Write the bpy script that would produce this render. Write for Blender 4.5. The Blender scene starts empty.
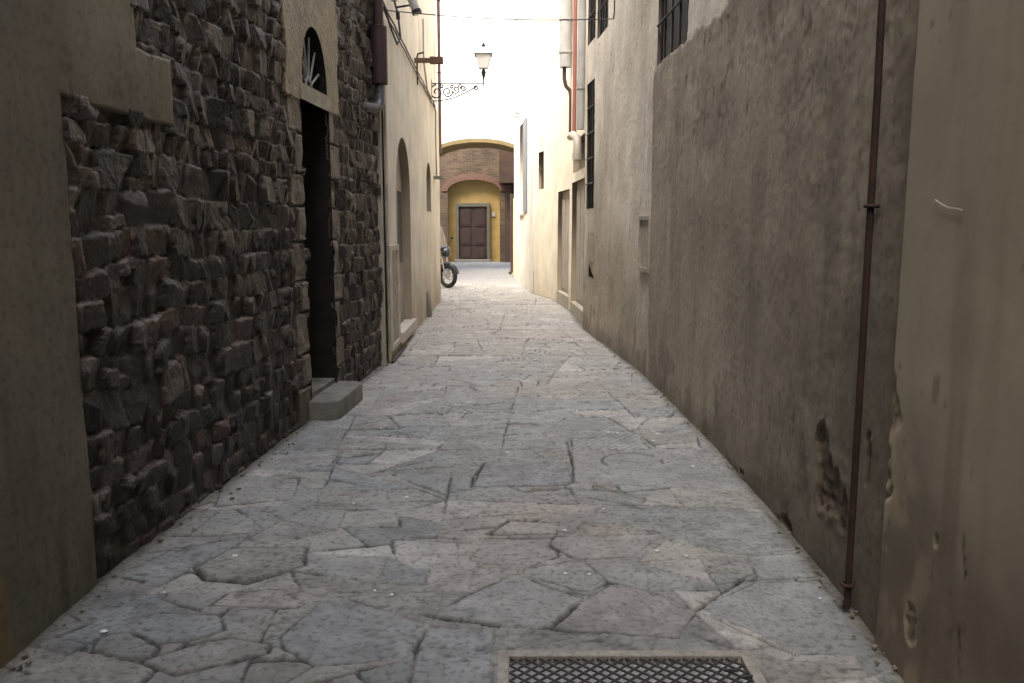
import bpy, math, random
import numpy as np
from mathutils import Vector, Matrix, Euler
random.seed(7)
scene = bpy.context.scene
COL = scene.collection
PI = math.pi

# ------------------------------------------------------------------ helpers
def tag(o, label=None, cat=None, group=None, kind=None):
    if label: o['label'] = label
    if cat: o['category'] = cat
    if group: o['group'] = group
    if kind: o['kind'] = kind
    return o

def empty(name, loc, label, cat, group=None, rz=0.0):
    o = bpy.data.objects.new(name, None)
    o.empty_display_size = 0.2
    COL.objects.link(o)
    o.location = loc
    o.rotation_euler = (0, 0, rz)
    tag(o, label, cat, group)
    return o

def place(o, parent):
    """link o; world placed geometry under a parent placed at the thing's base"""
    COL.objects.link(o)
    if parent is not None:
        o.parent = parent
        m = Matrix.Identity(4)
        p = parent
        while p is not None:
            b = Matrix.Translation(p.location) @ p.rotation_euler.to_matrix().to_4x4()
            if p.matrix_parent_inverse != Matrix.Identity(4):
                b = p.matrix_parent_inverse @ b
            m = b @ m
            p = p.parent
        o.matrix_parent_inverse = m.inverted()
    return o

def mesh_np(name, verts, faces, mat, parent=None, cols=None, smooth=True, local=False):
    me = bpy.data.meshes.new(name)
    nv = len(verts); nf = len(faces)
    verts = np.asarray(verts, dtype=np.float32)
    faces = np.asarray(faces, dtype=np.int32)
    k = faces.shape[1]
    me.vertices.add(nv); me.vertices.foreach_set('co', verts.ravel())
    me.loops.add(nf * k); me.loops.foreach_set('vertex_index', faces.ravel())
    me.polygons.add(nf)
    me.polygons.foreach_set('loop_start', np.arange(0, nf * k, k, dtype=np.int32))
    me.update(calc_edges=True)
    me.polygons.foreach_set('use_smooth', np.full(nf, smooth, dtype=bool))
    if cols is not None:
        a = me.color_attributes.new('Col', 'FLOAT_COLOR', 'POINT')
        c = np.ones((nv, 4), dtype=np.float32); c[:, :3] = cols
        a.data.foreach_set('color', c.ravel())
    me.materials.append(mat)
    o = bpy.data.objects.new(name, me)
    if local:
        COL.objects.link(o); o.parent = parent
    else:
        place(o, parent)
    return o

class MB:
    def __init__(s): s.v = []; s.f = []
    def add(s, vs, fs):
        n = len(s.v); s.v += [tuple(p) for p in vs]; s.f += [tuple(i + n for i in f) for f in fs]; return s
    def box(s, c, d, rot=None):
        x, y, z = d[0] / 2, d[1] / 2, d[2] / 2
        b = min(x, y, z) * 0.12
        # chamfered box : 24 vertices
        vs = []; idx = {}
        for sx in (-1, 1):
            for sy in (-1, 1):
                for sz in (-1, 1):
                    for ax in range(3):
                        p = [sx * (x - b), sy * (y - b), sz * (z - b)]
                        p[ax] = (sx * x, sy * y, sz * z)[ax]
                        idx[(sx, sy, sz, ax)] = len(vs); vs.append(Vector(p))
        fs = []
        for ax in range(3):
            o = [i for i in range(3) if i != ax]
            for sg in (-1, 1):
                q = []
                for a, b2 in ((-1, -1), (1, -1), (1, 1), (-1, 1)):
                    k = [0, 0, 0]; k[ax] = sg; k[o[0]] = a; k[o[1]] = b2
                    q.append(idx[(k[0], k[1], k[2], ax)])
                fs.append(q)
        for ax in range(3):
            o = [i for i in range(3) if i != ax]
            for a in (-1, 1):
                for b2 in (-1, 1):
                    k0 = [0, 0, 0]; k1 = [0, 0, 0]
                    k0[ax] = -1; k1[ax] = 1
                    for k in (k0, k1): k[o[0]] = a; k[o[1]] = b2
                    fs.append([idx[(*k0, o[0])], idx[(*k1, o[0])], idx[(*k1, o[1])], idx[(*k0, o[1])]])
        for sx in (-1, 1):
            for sy in (-1, 1):
                for sz in (-1, 1):
                    fs.append([idx[(sx, sy, sz, 0)], idx[(sx, sy, sz, 1)], idx[(sx, sy, sz, 2)]])
        R = rot if rot is not None else Matrix.Identity(3)
        C = Vector(c)
        return s.add([R @ p + C for p in vs], fs)
    def prism(s, poly, vec):
        """poly: 3-D points, extruded by vec"""
        n = len(poly); vec = Vector(vec)
        vs = [Vector(p) for p in poly] + [Vector(p) + vec for p in poly]
        fs = [list(range(n))[::-1], list(range(n, 2 * n))]
        for i in range(n): fs.append([i, (i + 1) % n, n + (i + 1) % n, n + i])
        return s.add(vs, fs)
    def tube(s, pts, r, n=10, closed=False, caps=True):
        pts = [Vector(p) for p in pts]; m = len(pts)
        rs = r if isinstance(r, (list, tuple)) else [r] * m
        prev = None; vs = []
        for i, p in enumerate(pts):
            if closed: t = pts[(i + 1) % m] - pts[i - 1]
            else: t = pts[min(i + 1, m - 1)] - pts[max(i - 1, 0)]
            t.normalize()
            if prev is None:
                a = Vector((0, 0, 1)) if abs(t.z) < 0.9 else Vector((1, 0, 0))
                u = t.cross(a).normalized()
            else:
                u = (prev - t * prev.dot(t)).normalized()
            prev = u; w = t.cross(u)
            for k in range(n):
                an = 2 * PI * k / n
                vs.append(p + (u * math.cos(an) + w * math.sin(an)) * rs[i])
        fs = []
        for i in range(m if closed else m - 1):
            j = (i + 1) % m
            for k in range(n):
                fs.append([i * n + k, i * n + (k + 1) % n, j * n + (k + 1) % n, j * n + k])
        if caps and not closed:
            fs.append(list(range(n))[::-1]); fs.append([(m - 1) * n + k for k in range(n)])
        return s.add(vs, fs)
    def ring(s, c, R, r, axis='Y', n=32, m=8):
        pts = []
        for i in range(n):
            a = 2 * PI * i / n
            if axis == 'Y': pts.append((c[0] + R * math.cos(a), c[1], c[2] + R * math.sin(a)))
            elif axis == 'Z': pts.append((c[0] + R * math.cos(a), c[1] + R * math.sin(a), c[2]))
            else: pts.append((c[0], c[1] + R * math.cos(a), c[2] + R * math.sin(a)))
        return s.tube(pts, r, m, closed=True)
    def ell(s, c, d, n=14, m=9, rot=None):
        vs = []; R = rot if rot is not None else Matrix.Identity(3)
        for j in range(m + 1):
            th = PI * j / m
            for i in range(n):
                a = 2 * PI * i / n
                vs.append(R @ Vector((d[0] * math.sin(th) * math.cos(a), d[1] * math.sin(th) * math.sin(a), d[2] * math.cos(th))) + Vector(c))
        fs = [[j * n + i, j * n + (i + 1) % n, (j + 1) * n + (i + 1) % n, (j + 1) * n + i] for j in range(m) for i in range(n)]
        return s.add(vs, fs)
    def build(s, name, mat, parent=None, smooth=False, local=False):
        me = bpy.data.meshes.new(name)
        me.from_pydata([tuple(p) for p in s.v], [], s.f)
        me.validate(); me.update()
        if smooth:
            me.polygons.foreach_set('use_smooth', [True] * len(me.polygons))
            try: me.set_sharp_from_angle(angle=math.radians(40))
            except Exception: pass
        me.materials.append(mat)
        o = bpy.data.objects.new(name, me)
        if local: COL.objects.link(o); o.parent = parent
        else: place(o, parent)
        return o

# ------------------------------------------------------------------ numpy noise
def _h(ix, iy, seed):
    n = (ix.astype(np.int64) * 374761393 + iy.astype(np.int64) * 668265263 + seed * 974634777) & 0x7fffffff
    n = ((n ^ (n >> 13)) * 1274126177) & 0x7fffffff
    n = (n ^ (n >> 16)) & 0xffffff
    return n / float(0xffffff)
def vn(x, y, seed=0):
    x = np.asarray(x, float); y = np.asarray(y, float)
    x, y = np.broadcast_arrays(x, y)
    ix = np.floor(x); iy = np.floor(y); fx = x - ix; fy = y - iy
    fx = fx * fx * (3 - 2 * fx); fy = fy * fy * (3 - 2 * fy)
    a = _h(ix, iy, seed); b = _h(ix + 1, iy, seed); c = _h(ix, iy + 1, seed); d = _h(ix + 1, iy + 1, seed)
    return (a + (b - a) * fx + (c - a) * fy + (a - b - c + d) * fx * fy) * 2 - 1
def fbm(x, y, seed=0, o=4, g=0.5):
    t = 0; a = 1; tot = 0
    for k in range(o):
        t = t + a * vn(x * 2 ** k, y * 2 ** k, seed + k * 17); tot += a; a *= g
    return t / tot
def sst(a, b, x):
    t = np.clip((x - a) / (b - a), 0, 1); return t * t * (3 - 2 * t)
def mixc(c0, c1, t):
    t = np.clip(t, 0, 1)[..., None]; return c0 * (1 - t) + np.asarray(c1, float) * t

# ------------------------------------------------------------------ materials
MATS = {}
def mat(name, c1, c2=None, scale=3.0, rough=0.85, metal=0.0, bump=0.2, bscale=40.0, attr=False,
        streak=0.0, spec=0.3, fine=0.0, fine_scale=90.0, dist=0.01, bdetail=6.0, emis=None):
    if name in MATS: return MATS[name]
    m = bpy.data.materials.new(name); m.use_nodes = True
    nt = m.node_tree; N = nt.nodes; L = nt.links
    b = N['Principled BSDF']
    b.inputs['Roughness'].default_value = rough
    b.inputs['Metallic'].default_value = metal
    b.inputs['Specular IOR Level'].default_value = spec
    tc = N.new('ShaderNodeTexCoord')
    def noise(sc, det=5.0, st=None):
        n = N.new('ShaderNodeTexNoise'); n.inputs['Scale'].default_value = sc; n.inputs['Detail'].default_value = det
        if st:
            mp = N.new('ShaderNodeMapping'); mp.inputs['Scale'].default_value = st
            L.new(tc.outputs['Object'], mp.inputs['Vector']); L.new(mp.outputs[0], n.inputs['Vector'])
        else: L.new(tc.outputs['Object'], n.inputs['Vector'])
        return n
    c2 = c2 or tuple(x * 0.75 for x in c1)
    n1 = noise(scale)
    r = N.new('ShaderNodeValToRGB')
    r.color_ramp.elements[0].position = 0.3; r.color_ramp.elements[0].color = (*c1, 1)
    r.color_ramp.elements[1].position = 0.7; r.color_ramp.elements[1].color = (*c2, 1)
    L.new(n1.outputs['Fac'], r.inputs['Fac'])
    out = r.outputs['Color']
    def mul(a, bsock=None, fac=None, col=None, mode='MULTIPLY'):
        x = N.new('ShaderNodeMix'); x.data_type = 'RGBA'; x.blend_type = mode
        if fac is None: x.inputs['Factor'].default_value = 1.0
        elif isinstance(fac, float): x.inputs['Factor'].default_value = fac
        else: L.new(fac, x.inputs['Factor'])
        L.new(a, x.inputs['A'])
        if bsock is not None: L.new(bsock, x.inputs['B'])
        else: x.inputs['B'].default_value = (*col, 1)
        return x.outputs['Result']
    if attr:
        a = N.new('ShaderNodeVertexColor'); a.layer_name = 'Col'
        out = mul(out, a.outputs['Color'])
    if streak > 0:
        n2 = noise(1.0, 6.0, (5.0, 5.0, 0.6))
        rr = N.new('ShaderNodeValToRGB')
        rr.color_ramp.elements[0].position = 0.42; rr.color_ramp.elements[1].position = 0.68
        L.new(n2.outputs['Fac'], rr.inputs['Fac'])
        g = N.new('ShaderNodeMath'); g.operation = 'MULTIPLY'; g.inputs[1].default_value = streak
        L.new(rr.outputs['Color'], g.inputs[0])
        out = mul(out, col=(0.42, 0.38, 0.33), fac=g.outputs[0])
    if fine > 0:
        n3 = noise(fine_scale, 8.0)
        rr = N.new('ShaderNodeValToRGB')
        rr.color_ramp.elements[0].position = 0.52; rr.color_ramp.elements[1].position = 0.66
        L.new(n3.outputs['Fac'], rr.inputs['Fac'])
        g = N.new('ShaderNodeMath'); g.operation = 'MULTIPLY'; g.inputs[1].default_value = fine
        L.new(rr.outputs['Color'], g.inputs[0])
        out = mul(out, col=(0.3, 0.28, 0.26), fac=g.outputs[0])
    L.new(out, b.inputs['Base Color'])
    if bump > 0:
        n4 = noise(bscale, bdetail)
        bp = N.new('ShaderNodeBump'); bp.inputs['Strength'].default_value = bump; bp.inputs['Distance'].default_value = dist
        L.new(n4.outputs['Fac'], bp.inputs['Height']); L.new(bp.outputs[0], b.inputs['Normal'])
    MATS[name] = m
    return m

W1 = (1.0, 1.0, 1.0)
M_STONE = mat('rubble_stone', (1.2, 1.2, 1.2), (0.7, 0.68, 0.65), 11, 0.55, bump=0.6, bscale=34, attr=True, fine=0.5, fine_scale=60, dist=0.025, spec=.45, bdetail=9)
M_REND = mat('old_render', (1.08, 1.07, 1.05), (0.84, 0.82, 0.8), 1.6, 0.9, bump=0.5, bscale=22, attr=True, streak=0.15, fine=0.3, fine_scale=26, dist=0.006, bdetail=9)
M_RENDN = mat('smooth_render', (1.03, 1.02, 1.0), (0.93, 0.915, 0.9), 1.1, 0.9, bump=0.15, bscale=14, attr=True, streak=0.12, fine=0.06, fine_scale=20, dist=0.006, bdetail=9)
M_REND2 = mat('old_render_fine', (1.06, 1.05, 1.03), (0.86, 0.84, 0.82), 2.2, 0.92, bump=0.35, bscale=30, attr=True, streak=0.08, fine=0.12, fine_scale=40, dist=0.01, bdetail=8)
M_PAVE = mat('paving_stone', (1.1, 1.1, 1.1), (0.82, 0.81, 0.8), 9, 0.62, bump=0.9, bscale=60, attr=True, fine=0.55, fine_scale=36, dist=0.012, spec=0.4, bdetail=8)
M_BASE = mat('ground_earth', (0.16, 0.15, 0.13), (0.1, 0.095, 0.085), 2, 0.95)
M_DRESS = mat('dressed_stone', (0.21, 0.2, 0.175), (0.13, 0.12, 0.1), 9, 0.8, bump=0.5, bscale=60, fine=0.3)
M_STEP = mat('step_stone', (0.19, 0.185, 0.165), (0.11, 0.105, 0.09), 8, 0.75, bump=0.5, bscale=55, fine=0.35)
M_DWOOD = mat('dark_wood', (0.018, 0.014, 0.012), (0.01, 0.008, 0.007), 8, 0.6, bump=0.3, bscale=30)
M_BWOOD = mat('brown_wood', (0.045, 0.026, 0.021), (0.028, 0.017, 0.014), 6, 0.6, bump=0.2)
M_GWOOD = mat('grey_wood', (0.36, 0.33, 0.28), (0.26, 0.235, 0.2), 6, 0.7, bump=0.2)
M_GLASS = mat('dark_glass', (0.03, 0.035, 0.04), (0.02, 0.022, 0.025), 2, 0.12, bump=0.0, spec=0.6)
M_IRON = mat('dark_iron', (0.035, 0.033, 0.033), (0.02, 0.018, 0.018), 20, 0.55, metal=0.5, bump=0.2)
M_RUST = mat('rusty_pipe', (0.048, 0.024, 0.018), (0.02, 0.013, 0.011), 9, 0.8, metal=0.1, bump=0.4)
M_BPIPE = mat('brown_pipe', (0.055, 0.032, 0.03), (0.038, 0.024, 0.024), 8, 0.5, bump=0.1)
M_GPIPE = mat('grey_pipe', (0.34, 0.34, 0.33), (0.25, 0.25, 0.245), 5, 0.5, bump=0.1)
M_DGPIPE = mat('zinc_elbow', (0.16, 0.17, 0.19), (0.09, 0.09, 0.1), 8, 0.4, metal=0.4, bump=0.1)
M_REDP = mat('red_pipe', (0.24, 0.1, 0.08), (0.18, 0.075, 0.06), 6, 0.6, bump=0.1)
M_TANP = mat('tan_pipe', (0.42, 0.27, 0.2), (0.34, 0.22, 0.16), 6, 0.6, bump=0.1)
M_WPIPE = mat('white_ceramic', (0.42, 0.38, 0.31), (0.3, 0.27, 0.22), 6, 0.5, bump=0.1)
M_WIRE = mat('wire_black', (0.06, 0.055, 0.05), None, 10, 0.7, bump=0)
M_CONC = mat('pale_trim', (0.55, 0.52, 0.46), (0.42, 0.39, 0.34), 6, 0.85, bump=0.3, fine=0.2)
M_FRAME = mat('weathered_frame', (0.42, 0.385, 0.31), (0.26, 0.235, 0.19), 12, 0.85, bump=0.4, fine=0.4)
M_NICHE = mat('niche_back', (0.42, 0.39, 0.32), (0.3, 0.27, 0.22), 12, 0.85, bump=0.4)
M_YEL = mat('yellow_render', (0.33, 0.232, 0.085), (0.25, 0.175, 0.065), 3, 0.9, bump=0.2)
M_YEL2 = mat('pale_yellow_render', (0.66, 0.55, 0.33), (0.56, 0.46, 0.27), 2, 0.9, bump=0.2)
M_WHITE = mat('white_facade', (0.86, 0.85, 0.82), (0.8, 0.79, 0.75), 2, 0.9, bump=0.1)
M_BRICKS = mat('brick_voussoir', (0.185, 0.105, 0.078), (0.115, 0.07, 0.052), 14, 0.9, bump=0.3)
M_DFRAME = mat('grey_door_frame', (0.11, 0.1, 0.075), (0.08, 0.075, 0.055), 6, 0.8, bump=0.2)
M_BLUE = mat('blue_grey_paint', (0.2, 0.225, 0.26), (0.16, 0.18, 0.21), 6, 0.6, bump=0.1)
M_RTILE = mat('roof_tiles', (0.3, 0.16, 0.1), (0.2, 0.11, 0.07), 8, 0.9, bump=0.6, bscale=15)
M_GALV = mat('pale_frame_metal', (0.3, 0.285, 0.25), (0.19, 0.18, 0.16), 20, 0.7, metal=0.0, bump=0.3, fine=0.4)
M_PIT = mat('pit_dust', (0.6, 0.59, 0.6), (0.38, 0.375, 0.38), 12, 0.9, bump=0.4)
M_MESH = mat('mesh_iron', (0.05, 0.046, 0.047), (0.03, 0.027, 0.027), 30, 0.6, metal=0.2, bump=0.2)
M_TYRE = mat('tyre_rubber', (0.02, 0.02, 0.02), (0.03, 0.03, 0.03), 20, 0.85, bump=0.3)
M_CHROME = mat('chrome', (0.6, 0.6, 0.62), (0.5, 0.5, 0.52), 5, 0.2, metal=1.0, bump=0)
M_BIKE = mat('bike_paint', (0.03, 0.033, 0.045), (0.025, 0.028, 0.04), 5, 0.3, bump=0, spec=0.5)
M_SEAT = mat('seat_leather', (0.02, 0.018, 0.018), None, 20, 0.6, bump=0.2)
M_LAMPG = mat('lamp_lens', (0.7, 0.72, 0.75), (0.6, 0.62, 0.66), 5, 0.15, bump=0, spec=0.6)
M_LGLASS = mat('lantern_glass', (0.9, 0.9, 0.9), (0.86, 0.86, 0.86), 5, 0.2, bump=0, spec=0.6)
M_AMBER = mat('amber_lens', (0.6, 0.2, 0.03), None, 5, 0.3, bump=0)
M_LITTER = mat('pale_scrap', (0.75, 0.75, 0.72), (0.6, 0.6, 0.58), 30, 0.8, bump=0)
M_CHALK = mat('chalk_paint', (0.62, 0.6, 0.55), (0.5, 0.48, 0.44), 30, 0.9, bump=0)
M_OCRE = mat('old_timber', (0.15, 0.085, 0.05), (0.08, 0.05, 0.035), 20, 0.8, bump=0.3)
def glass_mat():
    m = bpy.data.materials.new('windscreen'); m.use_nodes = True
    nt = m.node_tree; N = nt.nodes; L = nt.links
    b = N['Principled BSDF']; b.inputs['Base Color'].default_value = (0.3, 0.26, 0.22, 1)
    b.inputs['Roughness'].default_value = 0.15; b.inputs['Alpha'].default_value = 0.55
    n = N.new('ShaderNodeTexNoise'); n.inputs['Scale'].default_value = 4
    r = N.new('ShaderNodeMapRange'); r.inputs['To Min'].default_value = 0.1; r.inputs['To Max'].default_value = 0.3
    L.new(n.outputs['Fac'], r.inputs['Value']); L.new(r.outputs[0], b.inputs['Roughness'])
    return m
M_SCREEN = glass_mat()
def brick_mat():
    m = bpy.data.materials.new('coursed_brick'); m.use_nodes = True
    nt = m.node_tree; N = nt.nodes; L = nt.links; b = N['Principled BSDF']
    b.inputs['Roughness'].default_value = 0.9
    tc = N.new('ShaderNodeTexCoord'); mp = N.new('ShaderNodeMapping')
    mp.inputs['Rotation'].default_value = (math.radians(90), 0, 0)
    L.new(tc.outputs['Object'], mp.inputs['Vector'])
    nz = N.new('ShaderNodeTexNoise'); nz.inputs['Scale'].default_value = 3; nz.inputs['Detail'].default_value = 4
    L.new(tc.outputs['Object'], nz.inputs['Vector'])
    ad = N.new('ShaderNodeVectorMath'); ad.operation = 'MULTIPLY_ADD'
    L.new(nz.outputs['Color'], ad.inputs[0]); ad.inputs[1].default_value = (0.12, 0.12, 0.12); L.new(mp.outputs[0], ad.inputs[2])
    br = N.new('ShaderNodeTexBrick'); br.inputs['Scale'].default_value = 1.0
    br.inputs['Brick Width'].default_value = 0.27; br.inputs['Row Height'].default_value = 0.08
    br.inputs['Mortar Size'].default_value = 0.012; br.inputs['Mortar Smooth'].default_value = 0.3
    br.inputs['Color1'].default_value = (0.055, 0.04, 0.027, 1); br.inputs['Color2'].default_value = (0.12, 0.087, 0.053, 1)
    br.inputs['Mortar'].default_value = (0.12, 0.09, 0.06, 1)
    L.new(ad.outputs[0], br.inputs['Vector'])
    n2 = N.new('ShaderNodeTexNoise'); n2.inputs['Scale'].default_value = 1.1; n2.inputs['Detail'].default_value = 6
    L.new(tc.outputs['Object'], n2.inputs['Vector'])
    r = N.new('ShaderNodeValToRGB'); r.color_ramp.elements[0].position = 0.3; r.color_ramp.elements[0].color = (0.5, 0.45, 0.42, 1)
    r.color_ramp.elements[1].position = 0.65; r.color_ramp.elements[1].color = (1.1, 1.05, 1, 1)
    L.new(n2.outputs['Fac'], r.inputs['Fac'])
    x = N.new('ShaderNodeMix'); x.data_type = 'RGBA'; x.blend_type = 'MULTIPLY'; x.inputs['Factor'].default_value = 1
    L.new(br.outputs['Color'], x.inputs['A']); L.new(r.outputs[0], x.inputs['B']); L.new(x.outputs['Result'], b.inputs['Base Color'])
    bp = N.new('ShaderNodeBump'); bp.inputs['Strength'].default_value = 0.8; bp.inputs['Distance'].default_value = 0.02
    L.new(br.outputs['Fac'], bp.inputs['Height']); bp.invert = True; L.new(bp.outputs[0], b.inputs['Normal'])
    return m
M_BRICK = brick_mat()

# ------------------------------------------------------------------ wall sheets
class Path:
    def __init__(s, pts, side, smooth=0.0):
        p = np.array(pts, float)
        d = np.r_[0, np.cumsum(np.hypot(*np.diff(p, axis=0).T))]
        s.L = d[-1]; s.side = side
        q = np.linspace(0, s.L, max(2, int(s.L / 0.02)))
        x = np.interp(q, d, p[:, 0]); y = np.interp(q, d, p[:, 1])
        if smooth > 0:
            k = max(1, int(smooth / 0.02)); w = np.hanning(2 * k + 3)[1:-1]; w /= w.sum(); h = len(w) // 2
            def sm(a):
                e0 = 2 * a[0] - a[1:h + 1][::-1]; e1 = 2 * a[-1] - a[-h - 1:-1][::-1]
                return np.convolve(np.r_[e0, a, e1], w, 'valid')
            x = sm(x); y = sm(y)
        s.q = q; s.x = x; s.y = y
        tx = np.gradient(x); ty = np.gradient(y); n = np.hypot(tx, ty)
        s.nx = -ty / n * side; s.ny = tx / n * side      # side -1 : normal on the right hand
    def at(s, S, off=0.0):
        return (np.interp(S, s.q, s.x) + np.interp(S, s.q, s.nx) * off,
                np.interp(S, s.q, s.y) + np.interp(S, s.q, s.ny) * off)
    def p3(s, S, z, off=0.0):
        x, y = s.at(S, off); return Vector((float(x), float(y), float(z)))
    def ang(s, S):
        return math.atan2(float(np.interp(S, s.q, s.ny)), float(np.interp(S, s.q, s.nx)))
    def sY(s, Y):
        return float(np.interp(Y, s.y, s.q))

def sheet(name, path, S, Z, hf, cf, holes, material, parent, thick=0.0, warp=0.0, keep=None, smooth=True, extra=None):
    SS, ZZ = np.meshgrid(S, Z, indexing='ij')
    H = hf(SS, ZZ); C = cf(SS, ZZ)
    ws = SS.copy(); wz = ZZ.copy()
    if warp > 0:
        ws = SS + warp * vn(SS * 9, ZZ * 9, 91) + warp * .5 * vn(SS * 31, ZZ * 31, 92)
        wz = ZZ + warp * vn(SS * 8, ZZ * 8, 93) * (ZZ > 0.02)
    x, y = path.at(ws, 0); nx = np.interp(ws, path.q, path.nx); ny = np.interp(ws, path.q, path.ny)
    V = np.stack([x + nx * H, y + ny * H, wz], -1).reshape(-1, 3)
    n0, n1 = SS.shape
    idx = np.arange(n0 * n1).reshape(n0, n1)
    sc = (SS[:-1, :-1] + SS[1:, 1:]) / 2; zc = (ZZ[:-1, :-1] + ZZ[1:, 1:]) / 2
    k = np.ones_like(sc, bool)
    for h in holes: k &= ~h(sc, zc)
    if keep is not None: k &= keep(sc, zc)
    F = np.stack([idx[:-1, :-1], idx[1:, :-1], idx[1:, 1:], idx[:-1, 1:]], -1)
    if path.side > 0: F = F[..., ::-1]
    Fs = [F[k]]
    Cc = C.reshape(-1, 3)
    if thick > 0:
        V2 = np.stack([x + nx * (H - thick), y + ny * (H - thick), wz], -1).reshape(-1, 3)
        off = len(V); V = np.r_[V, V2]; Cc = np.r_[Cc, Cc * 0.6]
        kp = np.zeros((n0 + 1, n1 + 1), bool); kp[1:-1, 1:-1] = k
        c = kp[1:-1, 1:-1]
        for (nb, a, b) in ((kp[:-2, 1:-1], idx[:-1, :-1], idx[:-1, 1:]), (kp[2:, 1:-1], idx[1:, 1:], idx[1:, :-1]),
                           (kp[1:-1, :-2], idx[1:, :-1], idx[:-1, :-1]), (kp[1:-1, 2:], idx[:-1, 1:], idx[1:, 1:])):
            e = c & ~nb
            q = np.stack([a[e], b[e], b[e] + off, a[e] + off], -1)
            Fs.append(q if path.side < 0 else q[:, ::-1])
    F = np.concatenate(Fs)
    if extra is not None:
        ev, ef, ec = extra
        F = np.r_[F, np.asarray(ef) + len(V)]; V = np.r_[V, np.asarray(ev, float)]; Cc = np.r_[Cc, np.tile(ec, (len(ev), 1))]
    return mesh_np(name, V, F, material, parent, Cc, smooth)

def rect(s0, s1, z0, z1):
    return lambda s, z: (s > s0) & (s < s1) & (z > z0) & (z < z1)
def archh(s0, s1, z0, zs, zc):
    sm = (s0 + s1) / 2; a = (s1 - s0) / 2
    return lambda s, z: (s > s0) & (s < s1) & (z > z0) & (z < zs + (zc - zs) * np.sqrt(np.clip(1 - ((s - sm) / a) ** 2, 0, 1)))

def reveal(path, outline, front, depth, back=True):
    """open box lining an opening; outline = closed list of (s,z)"""
    vs = []; fs = []; n = len(outline)
    for (s, z) in outline: vs.append(path.p3(s, z, front))
    for (s, z) in outline: vs.append(path.p3(s, z, front - depth))
    for i in range(n):
        j = (i + 1) % n; fs.append((i, j, n + j, n + i))
    return vs, fs
def rect_outline(s0, s1, z0, z1): return [(s0, z0), (s1, z0), (s1, z1), (s0, z1)]
def arch_outline(s0, s1, z0, zs, zc, n=14):
    sm = (s0 + s1) / 2; a = (s1 - s0) / 2
    o = [(s0, z0), (s1, z0)]
    for i in range(n + 1):
        t = PI * i / n; o.append((sm + a * math.cos(t), zs + (zc - zs) * math.sin(t)))
    return o
def extras(*revs, col=(0.2, 0.18, 0.15)):
    V = []; F = []
    for vs, fs in revs:
        n = len(V); V += [tuple(v) for v in vs]; F += [tuple(i + n for i in f) for f in fs]
    return V, F, np.array(col)
def panel(path, outline, off, thick=0.03):
    m = MB(); a = path.p3(outline[0][0], 0, 0); b = path.p3(outline[0][0], 0, -1)
    d = (b - a).normalized() * thick
    m.prism([path.p3(s, z, off) for s, z in outline], d); return m
def slab_mb(path, s0, s1, z0, z1, o0, o1, m=None):
    """box between offsets o0 (inner) and o1 (outer) along the path"""
    m = m or MB()
    P = [path.p3(s0, z0, o0), path.p3(s1, z0, o0), path.p3(s1, z0, o1), path.p3(s0, z0, o1)]
    m.prism(P, (0, 0, z1 - z0)); return m

def grid_z(fine, top_f, coarse, top):
    a = np.arange(0, top_f, fine); b = np.arange(top_f, top + 1e-6, coarse); return np.unique(np.r_[-0.05, a, b, top])

def mass(mb, x0, x1, y0, y1, z1):
    mb.prism([(x0, y0, -0.1), (x1, y0, -0.1), (x1, y1, -0.1), (x0, y1, -0.1)], (0, 0, z1 + 0.1)); return mb

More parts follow.
